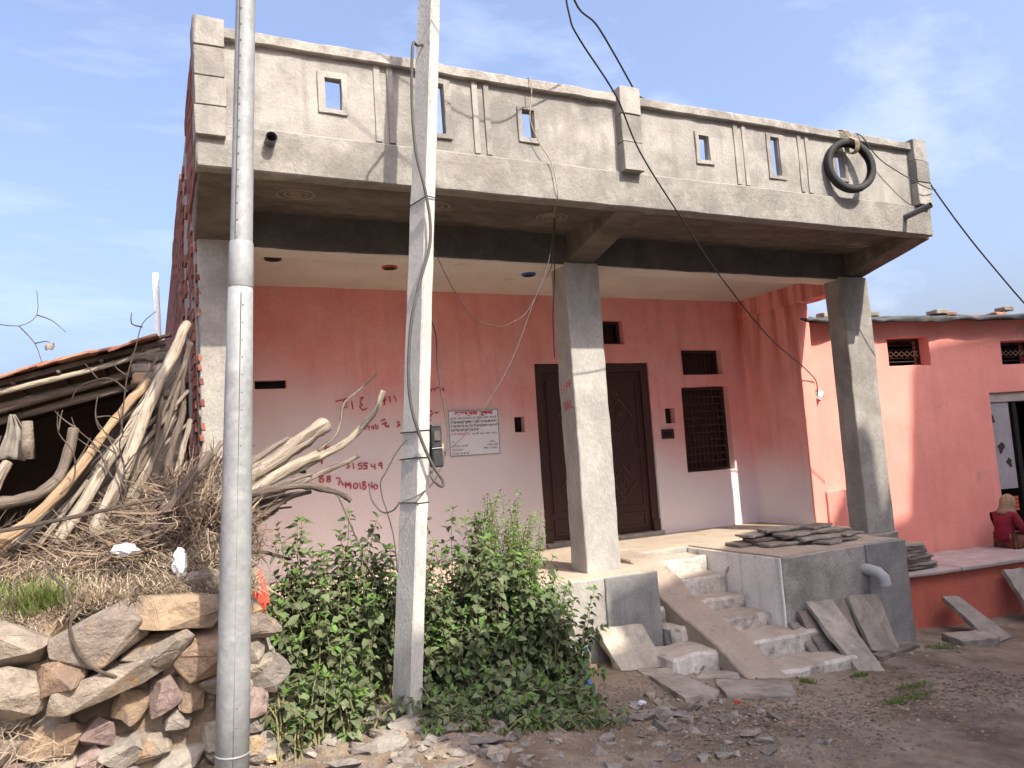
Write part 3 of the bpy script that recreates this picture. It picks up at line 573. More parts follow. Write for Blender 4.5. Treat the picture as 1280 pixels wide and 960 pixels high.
# cloth hung inside
mb = MB(); n_ = 12
for i in range(n_):
    for j in range(n_):
        a,b = i/(n_-1),j/(n_-1); wd = .05+.27*b-.1*b*b; mb.v.append((-1.03+wd*(a-.5)+.02*math.sin(b*4),7.52+.025*math.sin(a*17)+.02*noise.noise(Vector((a*4,b*4,0))),1.68-.36*b-.05*abs(a-.4)*b))
mb.f = [(i*n_+j,(i+1)*n_+j,(i+1)*n_+j+1,i*n_+j+1) for i in range(n_-1) for j in range(n_-1)]
tag(mb.build('hanging_cloth','cloth',None,True),'limp grey rag hanging in mouth of dark shed','cloth').modifiers.new('thickness','SOLIDIFY').thickness = .008
tag(MB().tube([(-.905,7.35,1.61),(-.9,7.35,1.3)],[.04,.055],8).build('hanging_bag','mud',None,True),'brownish sack hanging in shadow inside the shed','sack')
tag(MB().tube([(.125,9,1.2),(.088,9,3.29)],[.035,.032],10).build('white_post','white',None,True),'slim white post standing behind shed roof','post')

# ------------------------------------------------------------------ poles
MP = base('steel_pole','tall galvanised steel street pole with stepped joint and seam','pole',(.30,3.9,-.55))
def mpx(z): return .311+(z+.266)*(.486-.311)/(3.48+.266)
MB().tube([(mpx(z),3.9,z) for z in (-.55,.2,.9,1.5,1.99)],[.076,.0735,.069,.064,.058],28).build('lower_tube','steel',MP,True)
MB().tube([(mpx(z),3.9,z) for z in (1.975,1.98,2.2,2.205)],[.0585,.0605,.0575,.0545],28).build('joint_sleeve','steel',MP,True)
MB().tube([(mpx(z),3.9,z) for z in (1.99,2.15,2.16,3.5,7.5)],[.056,.055,.0535,.0475,.036],28).build('upper_tube','steel',MP,True)
MB().tube([(mpx(z),3.9,z) for z in (-.207,-.197)],[.0768,.0768],28).build('ring','steel',MP,True)
for z0,z1,r0_,r1_,ang in ((-.55,1.94,.0762,.0602,-1.62),(2.17,7.4,.0537,.0362,-2.25)):
    MB().tube([(mpx(z0)+r0_*math.cos(ang),3.9+r0_*math.sin(ang),z0),(mpx(z1)+r1_*math.cos(ang),3.9+r1_*math.sin(ang),z1)],.0022,5).build('seam','gcable',MP)
    k = 0; z = z0+.05
    while z < min(z1,3.7):
        t = (z-z0)/(z1-z0); r_ = r0_+(r1_-r0_)*t; a = ang+.16
        MB().tube([(mpx(z)+r_*.99*math.cos(a),3.9+r_*.99*math.sin(a),z),(mpx(z)+(r_+.0016)*math.cos(a),3.9+(r_+.0016)*math.sin(a),z)],.0035,6).build('rivet','gcable',MP); z += .085
PK = .952
def toward(p): return tuple(CAM+(Vector(p)-CAM)*PK)
CP = base('concrete_pole','leaning square cement electricity pole rising from the bush','pole',(1.40,4.76,-.6))
def cpx(z): return 1.338+(z+.33)*(1.728-1.338)/4.446
CY = 4.53
def cpo(x,y,t=R(18)): return (x*math.cos(t)-y*math.sin(t), x*math.sin(t)+y*math.cos(t))
bt = []; tp_ = []
for q,(z,k) in ((bt,(-.75,1.05)),(tp_,(7.5,.72))):
    for x,y in ((-.043,-.095),(.043,-.095),(.043,.095),(-.043,.095)):
        a,b = cpo(x*k,y*k); q.append((cpx(z)+a,CY+b,z))
MB().hexa(bt,tp_).build('shaft','pole',CP, rough=(.09,.004,5.,38,.009))
def band_(z,n=1):
    pts = []
    for x,y in ((-.044,-.097),(.044,-.097),(.044,.097),(-.044,.097),(-.044,-.097)):
        a,b = cpo(x,y); pts.append((cpx(z)+a,CY+b,z+U(-.012,.012)))
    MB().tube(pts,.004,5).build('wire_tie','cable',CP)
for z in (2.72,1.25,1.09,.83): band_(z)
mbx = base('meter_box','small black meter box strapped to the cement pole','meter box',(1.58,4.47,1.03))
n0_ = set(bpy.data.objects)
MB().box(1.625,1.695,4.66,4.74,1.03,1.29).build('casing','rubber',mbx, rough=(.05,.003,8.,38,.008))
MB().box(1.64,1.68,4.652,4.662,1.2,1.26).build('dial','gcable',mbx); MB().box(1.63,1.69,4.655,4.745,1.29,1.305).build('lid','gcable',mbx)
MB().box(1.69,1.71,4.68,4.71,1.14,1.18).build('seal','wood_gold',mbx); MB().tube([(1.62,4.655,1.15),(1.70,4.655,1.152)],.003,5).build('strap','wire',mbx)

for o in set(bpy.data.objects)-n0_: o.data.transform(Matrix.Translation(CAM) @ Matrix.Scale(PK,4) @ Matrix.Translation(-CAM))
# ------------------------------------------------------------------ cables
def smooth_pts(P, n=6):
    P = [Vector(p) for p in P]; Q = []
    for i in range(len(P)-1):
        a,b,c,d = P[max(i-1,0)],P[i],P[i+1],P[min(i+2,len(P)-1)]
        for k in range(n):
            t = k/n; Q.append(.5*((2*b)+(c-a)*t+(2*a-5*b+4*c-d)*t*t+(3*b-a-3*c+d)*t**3))
    return Q+[P[-1]]
def cable(name,label,cat,pts,r_,m,n=6):
    return tag(MB().tube(smooth_pts(pts),r_,n).build(name,m,None,True),label,cat)
cable('service_cable','black service cable drooping past the parapet down to junction box','cable',[(1.9,2.6,6.2),(2.2,3.4,4.9),(2.407,3.9,4.09),(2.478,4.0,3.844),(2.574,4.05,3.727),(2.993,4.3,3.527),(3.341,4.55,3.26),(3.941,4.9,2.927),(4.739,5.4,2.583),(5.926,6.1,2.156),(6.964,6.7,1.931),(7.2,6.8,1.84),(7.36,6.86,1.75),(7.44,6.92,1.64),(7.5,6.98,1.57)],.0065,'cable')
cable('roof_cable','black cable dropping from the sky onto the coping beside middle post','cable',[(1.8,3.2,6.),(2.5,4.1,4.6),(2.838,4.5,4.323),(3.141,4.7,4.31),(3.393,4.85,4.188),(3.608,4.97,4.048),(3.715,5.03,3.985),(3.913,5.1,3.955),(4.0,5.3,3.93)],.0075,'cable')
cable('straw_rope','thin straw coloured rope hanging over the parapet opening','rope',[(2.69,5.1,3.955),(2.685,4.972,3.94),(2.683,4.965,3.8),(2.661,4.97,3.601),(2.735,4.98,3.425),(2.827,4.98,3.277),(2.865,4.99,3.05),(2.9,5.1,2.99),(3.09,5.48,3.03)],.004,'rope')
cable('looping_wire','pale twin wire looping from the canopy across to the cement pole','wire',[(3.097,5.48,3.04),(2.907,5.3,2.579),(2.663,5.2,2.195),(2.481,5.15,2.07),(2.324,5.1,2.029),(2.096,5.0,2.083),(1.83,4.75,2.284),(1.62,4.5,2.5)],.0032,'gcable')
cable('meter_wire','slack grey wire running from the canopy down to the meter box','wire',[(3.1,5.49,3.04),(3.054,5.5,2.638),(2.831,5.4,2.338),(2.484,5.2,1.792),(2.145,5.0,1.422),(1.87,4.8,1.2),(1.6,4.5,1.1)],.0032,'gcable')
cable('pillar_wire','thin dark wire hanging along the shaded side of middle pillar','wire',[(3.116,5.5,3.045),(3.233,5.8,2.581),(3.329,6.05,2.283),(3.40,6.2,1.95)],.0045,'cable')
cable('pole_cable','thick dark cable winding down the cement pole into a loop','cable',[toward(p) for p in [(1.775,4.77,3.94),(1.69,4.70,3.88),(1.629,4.625,3.819),(1.601,4.62,3.416),(1.61,4.62,3.09),(1.652,4.61,2.85),(1.678,4.61,2.637),(1.662,4.61,2.449),(1.59,4.61,2.234),(1.516,4.61,1.972),(1.479,4.61,1.664),(1.482,4.61,1.436),(1.527,4.6,1.232),(1.596,4.6,1.053),(1.659,4.6,.949),(1.651,4.6,.909),(1.6,4.6,.953),(1.60,4.64,1.0),(1.65,4.69,1.05)]],.0095,'gcable',8)
cable('slack_cable','slack dark cable sagging around the cement pole below the meter box','cable',[toward(p) for p in [(1.70,4.74,2.3),(1.685,4.75,2.08),(1.779,4.9,1.918),(1.814,5.0,1.711),(1.848,5.0,1.403),(1.843,4.95,1.235),(1.755,4.85,1.048),(1.64,4.75,.924),(1.487,4.60,.862),(1.382,4.60,.832),(1.338,4.63,.786),(1.291,4.7,.778),(1.242,4.75,.855),(1.244,4.8,.938)]],.0052,'gcable')
cable('loose_wire','short knotted wire end sticking out left of the cement pole','wire',[toward(p) for p in [(1.47,4.68,1.22),(1.40,4.7,1.14),(1.33,4.72,1.02),(1.30,4.74,.96),(1.31,4.75,.86),(1.33,4.74,.78),(1.36,4.72,.62),(1.37,4.7,.4)]],.004,'gcable')
cable('guy_wire','brown cord slanting from the branches down into the bush','cord',[(1.10,5.15,.93),(1.16,5.1,.75),(1.25,5.0,.45),(1.3,4.9,.3)],.005,'bark')
cable('street_cable','dark blue cable leaving the corner post of the parapet','cable',[(7.12,5.1,3.7),(7.188,5.0,3.6),(7.208,4.97,3.5),(7.461,4.9,3.097),(7.895,4.9,2.704),(8.589,4.9,2.145),(9.6,4.9,1.5)],.008,'cable')
cable('tie_rope','thin pale rope stretched from coping to the corner post','rope',[(6.2,5.1,3.95),(6.239,4.97,3.93),(6.479,4.96,3.70),(6.96,4.9,3.468),(7.2,4.93,3.46)],.0055,'gcable')
# tyre on the parapet
TY = base('hanging_tyre','worn black tyre hung by a rope on the parapet','tyre',(6.05,4.93,3.33))
n_,k_ = 40,12; mb = MB(); Rm,rw,rh = .222,.052,.05
prf = [(.052,0),(.05,.038),(.034,.052),(0,.055),(-.03,.045),(-.045,.03),(-.03,.025),(.03,.035),(.03,-.035),(-.03,-.025),(-.045,-.03),(-.03,-.045),(0,-.055),(.034,-.052),(.05,-.038)]
k_ = len(prf); tl = Matrix.Rotation(R(-14),3,'Z') @ Matrix.Rotation(R(-4),3,'X')
for i in range(n_):
    t = 2*math.pi*i/n_
    for a,b in prf:
        a *= .66; b *= .75
        tread = .004*(1 if i%2 else -1) if a > .04 else 0
        q = tl @ Vector(((Rm+a+tread)*math.cos(t), b, (Rm+a+tread)*math.sin(t)*1.03)); mb.v.append((6.01+q.x, 4.93+q.y, 3.58+q.z))
mb.f = [(i*k_+j,((i+1)%n_)*k_+j,((i+1)%n_)*k_+(j+1)%k_,i*k_+(j+1)%k_) for i in range(n_) for j in range(k_)]
mb.build('tread_ring','rubber',TY, True)
RK = MB()
for s in range(4): RK.tube(smooth_pts([(5.97+s*.025,5.08,3.952),(5.995+s*.025,4.965,3.945),(6.01+s*.02,4.92,3.86),(6.03+s*.015,4.86,3.80),(6.03+s*.015,4.88,3.71),(6.03+s*.015,4.97,3.73),(6.01+s*.02,4.97,3.86)]),.0055,6)
tag(RK.build('tyre_rope','rope',None,True),'frayed knotted rope holding the black tyre to the coping','rope')
# ------------------------------------------------------------------ stones
def rock_mesh(name, m, sx, sy, sz, n=16, seed=0, flat=.6):
    rs = random.Random(seed); bm = bmesh.new()
    for _ in range(n):
        v = Vector((rs.gauss(0,1),rs.gauss(0,1),rs.gauss(0,1))).normalized()
        q = max(abs(v.x),abs(v.y),abs(v.z)); v = v.lerp(v/q, flat)*rs.uniform(.82,1.05)
        bm.verts.new((v.x*sx*.6, v.y*sy*.6, v.z*sz*.6))
    r = bmesh.ops.convex_hull(bm, input=bm.verts)
    bmesh.ops.delete(bm, geom=[v for v in bm.verts if not v.link_faces], context='VERTS')
    bmesh.ops.bevel(bm, geom=list(bm.edges), offset=.018*min(sx,sy,sz), segments=1, affect='EDGES', clamp_overlap=True)
    bmesh.ops.recalc_face_normals(bm, faces=bm.faces); bmesh.ops.triangulate(bm, faces=bm.faces)
    bmesh.ops.subdivide_edges(bm, edges=[e for e in bm.edges if e.calc_length() > .3], cuts=1, use_grid_fill=True)
    for v in bm.verts: v.co += v.co.normalized()*(.07*noise.noise(v.co*3.1+Vector((seed,0,0)))+.035*noise.noise(v.co*9+Vector((0,seed,0))))
    me = bpy.data.meshes.new(name); bm.to_mesh(me); bm.free(); me.materials.append(M[m]); return me
RW = [rock_mesh('stone',('stone','stone_grey','stone_rust','stone','stone_rose','stone_grey')[i%6],1,1,1,22,i,.93) for i in range(24)]
SW = base('stone_wall','rough dry stone wall of tan boulders below the brushwood','stone wall',(-.4,4.4,-.5))
core = []
mb = MB(); xs_ = np.linspace(-2.6,.46,52); zs_ = np.linspace(-.75,.42,22)
for z in zs_:
    for x in xs_: mb.v.append((x, 4.36+.05*noise.noise(Vector((x*4,z*4,1)))+.03*noise.noise(Vector((x*11,z*11,4)))+.05*(z+.7), z))
nx = len(xs_); mb.f = [(j*nx+i,j*nx+i+1,(j+1)*nx+i+1,(j+1)*nx+i) for j in range(len(zs_)-1) for i in range(nx-1)]
o0 = len(mb.v)
for z in zs_: mb.v.append((.44+.03*noise.noise(Vector((z*7,3,1))),5.3,z))
mb.f += [(j*nx+nx-1,o0+j,o0+j+1,(j+1)*nx+nx-1) for j in range(len(zs_)-1)]
mb.v += [(x,5.3,.40) for x in xs_]; o1 = o0+len(zs_); tp0 = (len(zs_)-1)*nx
mb.f += [(tp0+i,tp0+i+1,o1+i+1,o1+i) for i in range(nx-1)]
mb.build('mud_core','mud',SW,True)
def stone(x,y,z,sx,sy,sz,rx=0,ry=0,rz_=0,me=None):
    o = link('stone', me or random.choice(RW), SW); o.location = (x,y,z); o.scale = (sx,sy,sz); o.rotation_euler = (rx,ry,rz_); return o
z = -.62
RW2 = [m for m in RW if m.materials[0].name in ('stone','stone_rust')]
while z < .3:
    h = U(.07,.15); x = -1.5
    while x < .5:
        wd = U(.09,.24)
        if random.random() < .82: stone(x+wd/2, 4.335+.05*(z+.7)+U(-.02,.03), z+h/2+U(-.02,.02), wd*1.06, .2, h*1.1, U(-.12,.12), U(-.16,.16), U(-.2,.2))
        x += wd*.98
    z += h*.97
# the big capping stones
for x,z,sx,sz,ry,y in ((.13,.405,.42,.15,.08,4.30),(-.22,.34,.34,.24,-.5,4.28),(.24,.19,.34,.22,-.12,4.32),(.02,.22,.3,.16,-.35,4.3),(-.2,.12,.46,.13,-.25,4.28),(-.38,.2,.22,.15,-.5,4.27),(-.6,.36,.34,.2,.25,4.3),(-.62,.13,.32,.22,.1,4.28),(-.47,.42,.2,.12,-.4,4.42),(-.86,.3,.34,.24,.1,4.3),(-1.15,.25,.36,.26,0,4.3),(.40,.33,.2,.16,.1,4.5),(.28,.5,.26,.14,.1,4.6),(-.88,.5,.2,.14,.2,4.42),(.46,.05,.16,.16,.2,4.42),(.44,-.15,.18,.14,-.1,4.42),(.45,-.32,.2,.13,.1,4.42),(.42,.55,.2,.12,.05,4.8),(.36,.62,.3,.1,.1,5.0)):
    stone(x,y,z,sx*.95,.28,sz*.95,U(-.2,.2),ry,U(-.2,.2),random.choice(RW2))
# ------------------------------------------------------------------ firewood: logs and branches
def log(label,pts,r_,m='wood',name='log',n=11,jag=.12,group=None):
    P = smooth_pts(pts,6); k = len(P)
    if not hasattr(r_,'__len__'): r_ = (r_,r_)
    r_ = (r_[0]*.68,r_[1]*.68); rr = [(r_[0]+(r_[1]-r_[0])*i/(k-1))*U(.95,1.05) for i in range(k)]
    sd_ = U(0,50); P = [p+Vector((noise.noise(p*7+Vector((sd_,0,0))),noise.noise(p*7+Vector((0,sd_,0))),noise.noise(p*7+Vector((0,0,sd_)))))*r_[0]*.3 for p in P]
    rr = [q*(1+.15*noise.noise(Vector((i*.45,sd_,0)))) for i,q in enumerate(rr)]
    return tag(MB().tube(P,rr,n,True,None,jag).build(name,m,None,True),label,'log' if name=='log' else 'branch',group)
log('thick pale debarked log leaning up against the brick corner',[(-.3,4.95,.78),(-.16,5.05,1.1),(.02,5.35,1.6),(.255,5.75,2.14)],(.06,.05))
log('weathered grey log leaning just left of the thick pale log',[(-.48,5.0,.75),(-.3,5.1,1.05),(-.06,5.4,1.5),(.19,5.8,1.98)],(.05,.042),'wood')
log('smooth golden log with bare yellow wood leaning behind twigs',[(-.74,4.85,.78),(-.58,4.95,.9),(-.4,5.1,1.12),(-.2,5.35,1.45),(0,5.6,1.72)],(.05,.035),'wood_gold')
log('short crooked dark log upright beside the brick corner',[(.02,5.3,.9),(.12,5.5,1.25),(.2,5.65,1.5),(.21,5.7,1.75),(.27,5.75,2.0)],(.035,.03),'bark')
log('thin split log propped between leaning logs and corner pillar',[(.1,5.2,.9),(.18,5.45,1.2),(.25,5.65,1.45)],(.035,.025),'wood')
log('long slim grey log leaning at the back of the heap',[(-.55,5.2,.8),(-.2,5.5,1.4),(.08,5.75,1.85)],(.04,.03),'bark')
log('curved dark bough with stub lying across the shed mouth',[(-1.25,5.15,.92),(-.95,5.12,.98),(-.65,5.1,1.0),(-.48,5.15,1.12),(-.40,5.2,1.4)],(.06,.04),'bark')
log('stubby forked stump end in front of the shed',[(-.85,5.0,.75),(-.82,5.0,.95),(-.77,5.05,1.1),(-.72,5.1,1.22)],(.06,.04),'wood')
log('long straight brown stick laid across the brushwood',[(-1.2,4.8,.80),(-.5,4.78,.88),(-.05,4.78,.95),(.1,4.8,.96)],(.018,.014),'bark',name='branch')
log('bleached stick slanting low across the brushwood',[(-.3,4.7,.79),(.1,4.72,.88),(.4,4.75,1.0)],(.01,.008),'wood',name='branch')
log('thick bleached log with knotted hollow end pointing to the pink wall',[(.1,5.0,.86),(.42,5.05,.98),(.72,5.1,1.14),(.95,5.15,1.30),(1.06,5.18,1.36)],(.062,.085),n=11,jag=.1)
log('pale sawn log below the hollow ended log',[(.2,4.98,.82),(.5,5.02,.93),(.76,5.08,1.06),(.99,5.1,1.16)],(.055,.05))
log('long forked branch curving upward over the pink wall',[(.6,5.08,.98),(.9,5.12,1.1),(1.12,5.16,1.2),(1.3,5.2,1.32),(1.42,5.2,1.46),(1.48,5.2,1.58)],(.045,.028),'wood',name='branch')
log('slender twisted twig rising above the forked branch',[(1.0,5.16,1.19),(1.12,5.18,1.28),(1.17,5.2,1.38),(1.2,5.2,1.5),(1.32,5.2,1.6),(1.435,5.2,1.70)],(.018,.01),'wood',name='branch',n=6)
log('short pale stub of wood above the hollow ended log',[(.4,5.2,1.02),(.6,5.2,1.15),(.83,5.22,1.29)],(.04,.02))
log('straight split stick pointing right below the forked branch',[(.5,4.98,.9),(.8,5.02,.97),(1.05,5.08,1.06),(1.26,5.1,1.14)],(.028,.022),'wood')
log('dark barky branch with ragged end over the bush',[(.3,4.88,.9),(.6,4.9,.95),(.85,4.95,.97),(1.0,4.98,.94),(1.11,5.0,.9),(1.17,5.0,.85)],(.04,.022),'bark',jag=.25)
log('thin dark branch curling below the barky branch',[(.4,4.95,.72),(.6,4.97,.8),(.78,5.0,.9),(.92,5.0,.93)],(.025,.018),'bark',name='branch')
log('broken dark branch poking out low above the bush',[(.4,5.2,.55),(.6,5.2,.57),(.72,5.2,.53),(.8,5.2,.5)],(.022,.012),'bark',name='branch',jag=.25)
log('splintered dark wood slab under the pale logs',[(.4,5.1,.95),(.6,5.12,1.0),(.8,5.14,1.06),(.92,5.15,1.05)],(.05,.012),'bark',jag=.3)
log('flaky brown bark heap end beside the steel pole',[(.35,5.0,.76),(.55,5.02,.78),(.72,5.05,.84)],(.075,.02),'bark',jag=.4)
log('stout brown branch rising out of the brushwood by steel pole',[(-.05,4.65,.75),(.1,4.7,.92),(.22,4.75,1.08),(.32,4.8,1.2)],(.03,.035),'bark')
log('grey branch fork crossing behind the steel pole',[(.05,4.9,.9),(.25,4.95,1.08),(.4,5.0,1.28)],(.03,.02),'wood',name='branch')
log('knobbly reddish stem climbing over the dry stone wall',[(-.16,4.13,.17),(-.24,4.12,.22),(-.31,4.12,.3),(-.345,4.12,.42),(-.335,4.16,.5),(-.36,4.22,.57),(-.44,4.3,.66),(-.47,4.36,.74)],(.013,.006),'bark',name='branch')
for k in range(20):
    x = U(-.66,-.02); tx = U(-.05,.25); q = U(.85,1.0)
    log('thin weathered pole leaning in the bundle against the brick corner',[(x-.1,U(4.95,5.2),.74),(x+(tx-x)*.45,U(5.3,5.45),1.3*q),(tx,U(5.65,5.85),U(1.6,2.05)*q)],(U(.018,.03),U(.012,.022)),random.choice(('wood','bark','bark','wood')),group='thin poles leaning on the corner')
for k in range(9):
    z = U(.72,1.02); a = U(.0,.32)
    log('thin grey stick jutting from the firewood toward the pink wall',[(.15,U(4.95,5.2),z),(.55,U(5,5.2),z+.35*a+U(-.03,.03)),(U(.75,1.0),U(5,5.25),z+.75*a+U(-.05,.05))],(U(.014,.024),U(.007,.014)),random.choice(('wood','bark')),name='branch',group='sticks jutting right from the firewood')
# brushwood and dry grass
mb = MB()
def hump(x): return .66+.36*ss(-.6,.3,x)*ss(.66,.4,x)
for k in range(7500):
    x = U(-1.7,.55); y = U(4.62,5.5); t = random.random()
    top = (hump(x)-.08+.2*ss(4.6,5.3,y)); z = .5+(top-.5)*(1-t*t)
    l = U(.06,.3); a = U(0,6.28); d = Vector((math.cos(a),.6*math.sin(a),U(-.5,.6))).normalized()
    if x > .1: d = Vector((abs(d.x)*.6-.2,d.y,U(-.7,.9))).normalized()
    p = Vector((x,y,z)); pts = [p]; 
    for q in range(3):
        d = (d+Vector((U(-1,1),U(-1,1),U(-1,1)))*.28).normalized(); pts.append(pts[-1]+d*l/3)
    if max(q.x for q in pts) > .72 or min(q.z for q in pts) < .42: continue
    r_ = U(.0014,.0042) if k%9 else U(.004,.008); mb.tube(pts,[r_,r_*.9,r_*.7,r_*.4],4,False)
kind(tag(mb.build('brushwood','twig'),'tangled heap of dry brown twigs on the mound','brushwood'),'stuff')
mb = MB()
for k in range(17000):
    x = U(-1.5,.5); y = 4.3+abs(random.gauss(0,.26)); 
    if x < -.55 and random.random() < .5: continue
    z = .46+.25*ss(4.3,4.8,y)*random.random()+.05*noise.noise(Vector((x*4,y*4,0)))
    a = U(0,6.28); l = U(.05,.17); d = Vector((math.cos(a),math.sin(a),U(-.3,.9))).normalized(); s = d.cross(Vector((0,0,1))).normalized()*U(.0012,.0025)
    p = Vector((x,y,z)); q = p+d*l*.55; e = p+d*l+Vector((U(-.02,.02),U(-.02,.02),-.02))
    mb.add([p-s,p+s,q+s,q-s,e],[(0,1,2,3),(3,2,4)])
for k in range(2200):   # straw caught on the wall face
    x = U(-1.4,.3); z = U(-.45,.35); y = 4.2+.05*(z+.5)+U(-.02,.03); 
    if x > -.5+ .9*(-z) : continue
    a = U(0,6.28); l = U(.03,.11); d = Vector((math.cos(a),U(-.3,.1),math.sin(a))).normalized(); s = d.cross(Vector((0,1,0))).normalized()*U(.001,.002)
    p = Vector((x,y,z)); q = p+d*l; mb.add([p-s,p+s,q+s*.4,q-s*.4],[(0,1,2,3)])
kind(tag(mb.build('dry_grass','straw'),'matted pale dry grass above the stone wall','dry grass'),'stuff')
def blades(name,label,spots,n,hmin,hmax,m='grass',wd=.003):
    mb = MB()
    for cx,cy,rx,ry in spots:
        for k in range(n):
            t = U(0,6.28); q = math.sqrt(random.random()); x = cx+rx*q*math.cos(t); y = cy+ry*q*math.sin(t); z = gz(x,y)-.01
            if x < .5 and y > 4.3: z = max(z,.46)
            a = U(0,6.28); h = U(hmin,hmax); ln = Vector((math.cos(a),math.sin(a),0))*U(.1,1.3)*h; s = Vector((-math.sin(a),math.cos(a),0))*wd
            p = Vector((x,y,z)); mid = p+ln*.4+Vector((0,0,h*.6)); e = p+ln+Vector((0,0,h))
            mb.add([p-s,p+s,mid+s*.8,mid-s*.8,e],[(0,1,2,3),(3,2,4)])
    return kind(tag(mb.build(name,m),label,'grass'),'stuff')
blades('green_grass','green grass tuft on top of the stone wall',[(-.75,4.5,.3,.17),(-.95,4.6,.3,.2),(-.48,4.38,.1,.06)],330,.05,.2)
blades('dry_tuft','dry straw tufts mixed into the green grass on the wall',[(-.8,4.5,.4,.2),(-.4,4.45,.3,.1)],700,.04,.17,'straw',.0016)
blades('ground_grass','low green grass patches on the shaded dirt',[(5.0,4.05,.16,.07),(5.2,4.2,.18,.06),(4.75,4.0,.1,.06),(6.7,5.1,.2,.08),(7.1,5.25,.2,.06),(5.1,4.62,.1,.04),(4.55,4.62,.07,.05)],260,.015,.05,wd=.0025)
# bare thorny twigs
TW1 = [[(-1.2,4.6,1.3),(-.95,4.6,1.75),(-.75,4.6,1.9),(-.6,4.6,1.9),(-.52,4.6,1.96),(-.52,4.6,2.09)],[(-.52,4.6,1.96),(-.45,4.6,1.93),(-.39,4.6,1.87)],[(-.6,4.6,1.9),(-.53,4.6,1.81),(-.5,4.6,1.71)],[(-.53,4.6,1.81),(-.48,4.59,1.82),(-.46,4.58,1.81)]]
TW2 = [[(-.2,5.3,.9),(-.17,5.3,1.27),(-.14,5.3,1.57),(-.12,5.3,1.72),(-.07,5.3,1.9),(-.03,5.3,2.05),(.05,5.3,2.13)],[(-.03,5.3,2.03),(-.09,5.3,2.05),(-.09,5.3,2.12)],[(-.12,5.3,1.62),(-.2,5.3,1.7),(-.28,5.3,1.7),(-.39,5.3,1.65),(-.43,5.3,1.55)],[(-.28,5.3,1.7),(-.35,5.3,1.8)],[(-.12,5.3,1.72),(-.18,5.3,1.77),(-.2,5.3,1.82)],[(-.17,5.3,1.3),(-.28,5.3,1.4),(-.3,5.3,1.5)],[(-.15,5.3,1.45),(-.05,5.3,1.55),(-.02,5.3,1.62)]]
def bare(label,chains,r_=.006,m='bark',grp=None):
    mb = MB()
    for c in chains: mb.tube(smooth_pts(c,3),[r_*(1-.6*i/(len(smooth_pts(c,3))-1)) for i in range(len(smooth_pts(c,3)))],5)
    return tag(mb.build('bare_twig',m,None,True),label,'twig',grp)
bare('bare forked twig against the sky above shed roof',TW1,.0035)
bare('thorny branch arching in front of the shed roof',TW2,.006)
for q in range(9):
    x = U(-1.1,-.05); z = U(.8,1.1); y = U(4.9,5.3); ch = []; p = Vector((x,y,z)); d = Vector((U(-1,1),0,U(.2,1))).normalized(); c = [tuple(p)]
    for k in range(5):
        d = (d+Vector((U(-.6,.6),U(-.3,.3),U(-.4,.5)))).normalized(); p = p+d*U(.08,.14); c.append(tuple(p))
        if k in (1,3): e = (d+Vector((U(-1,1),0,U(-1,1)))).normalized(); ch.append([tuple(p),tuple(p+e*.08),tuple(p+e*.15+Vector((0,0,U(-.04,.04))))])
    bare('crooked bare twig sticking up from the brushwood',[c]+ch,.006,'bark','twigs sticking out of the brushwood')
tag(MB().add([tuple(Vector((-.46,4.58,1.79))+Vector((math.cos(a)*math.cos(b),math.sin(a)*math.cos(b),math.sin(b)))*U(.015,.03)) for a in np.linspace(0,5.2,6) for b in (-.8,0,.8)],[(i*3+j,((i+1)%6)*3+j,((i+1)%6)*3+j+1,i*3+j+1) for i in range(6) for j in range(2)]).build('seed_pod','cloth',None,True),'pale papery seed pod hanging from the bare twig','seed pod')
# litter on the mound
def crumple(name,label,cat,loc,s,m,seed):
    rs = random.Random(seed); bm = bmesh.new(); bmesh.ops.create_icosphere(bm,subdivisions=3,radius=1)
    for v in bm.verts:
        q = v.co*2.2+Vector((seed,0,0)); v.co *= 1+.38*noise.noise(q)+.22*noise.noise(q*2.6); v.co = Vector((v.co.x*s[0],v.co.y*s[1],v.co.z*s[2]))
    me = bpy.data.meshes.new(name); bm.to_mesh(me); bm.free(); me.materials.append(M[m]); o = link(name,me); o.location = loc; return tag(o,label,cat)
crumple('plastic_bag','crumpled white plastic bag in the dry grass by brushwood','plastic bag',(.13,4.5,.62),(.035,.04,.08),'plastic',3)
crumple('foil_scrap','shiny torn white scrap among the brushwood','litter',(-.13,4.5,.72),(.06,.04,.03),'plastic',5)
crumple('red_cloth','crumpled red cloth tucked behind the steel pole','cloth',(.555,4.75,.36),(.045,.05,.13),'ringred',8)
crumple('clear_bag','crumpled clear plastic bag under the red cloth','plastic bag',(.55,4.6,.02),(.06,.05,.12),'cloth',11)
crumple('yellow_wrapper','small crumpled yellow wrapper beside the wall end','litter',(.53,4.25,-.38),(.035,.03,.02),'wood_gold',4)
# ------------------------------------------------------------------ bushes
def leaf_geo(L_, w_, fold=.25, bend=.25):
    return [Vector((0,0,0)),Vector((-w_*.5,L_*.32,fold*w_)),Vector((0,L_*.32,0)),Vector((w_*.5,L_*.32,fold*w_)),Vector((-w_*.36,L_*.68,fold*w_*.6-bend*L_*.25)),Vector((0,L_*.68,-bend*L_*.25)),Vector((w_*.36,L_*.68,fold*w_*.6-bend*L_*.25)),Vector((0,L_,-bend*L_*.7))]
LF = [(0,2,1),(0,3,2),(1,2,5,4),(2,3,6,5),(4,5,7),(5,6,7)]
lone = []
for k in range(4):
    mb = MB(); mb.add(leaf_geo(1,U(.6,.8),U(.15,.35),U(.1,.5)),LF); lone.append(mb.mesh('leaf','leaf_one',True))
def leaf_mat(p, d, nrm):
    y = d.normalized(); z = (nrm-y*nrm.dot(y)).normalized(); x = y.cross(z); m = Matrix((x,y,z)).transposed().to_4x4(); m.translation = p; return m
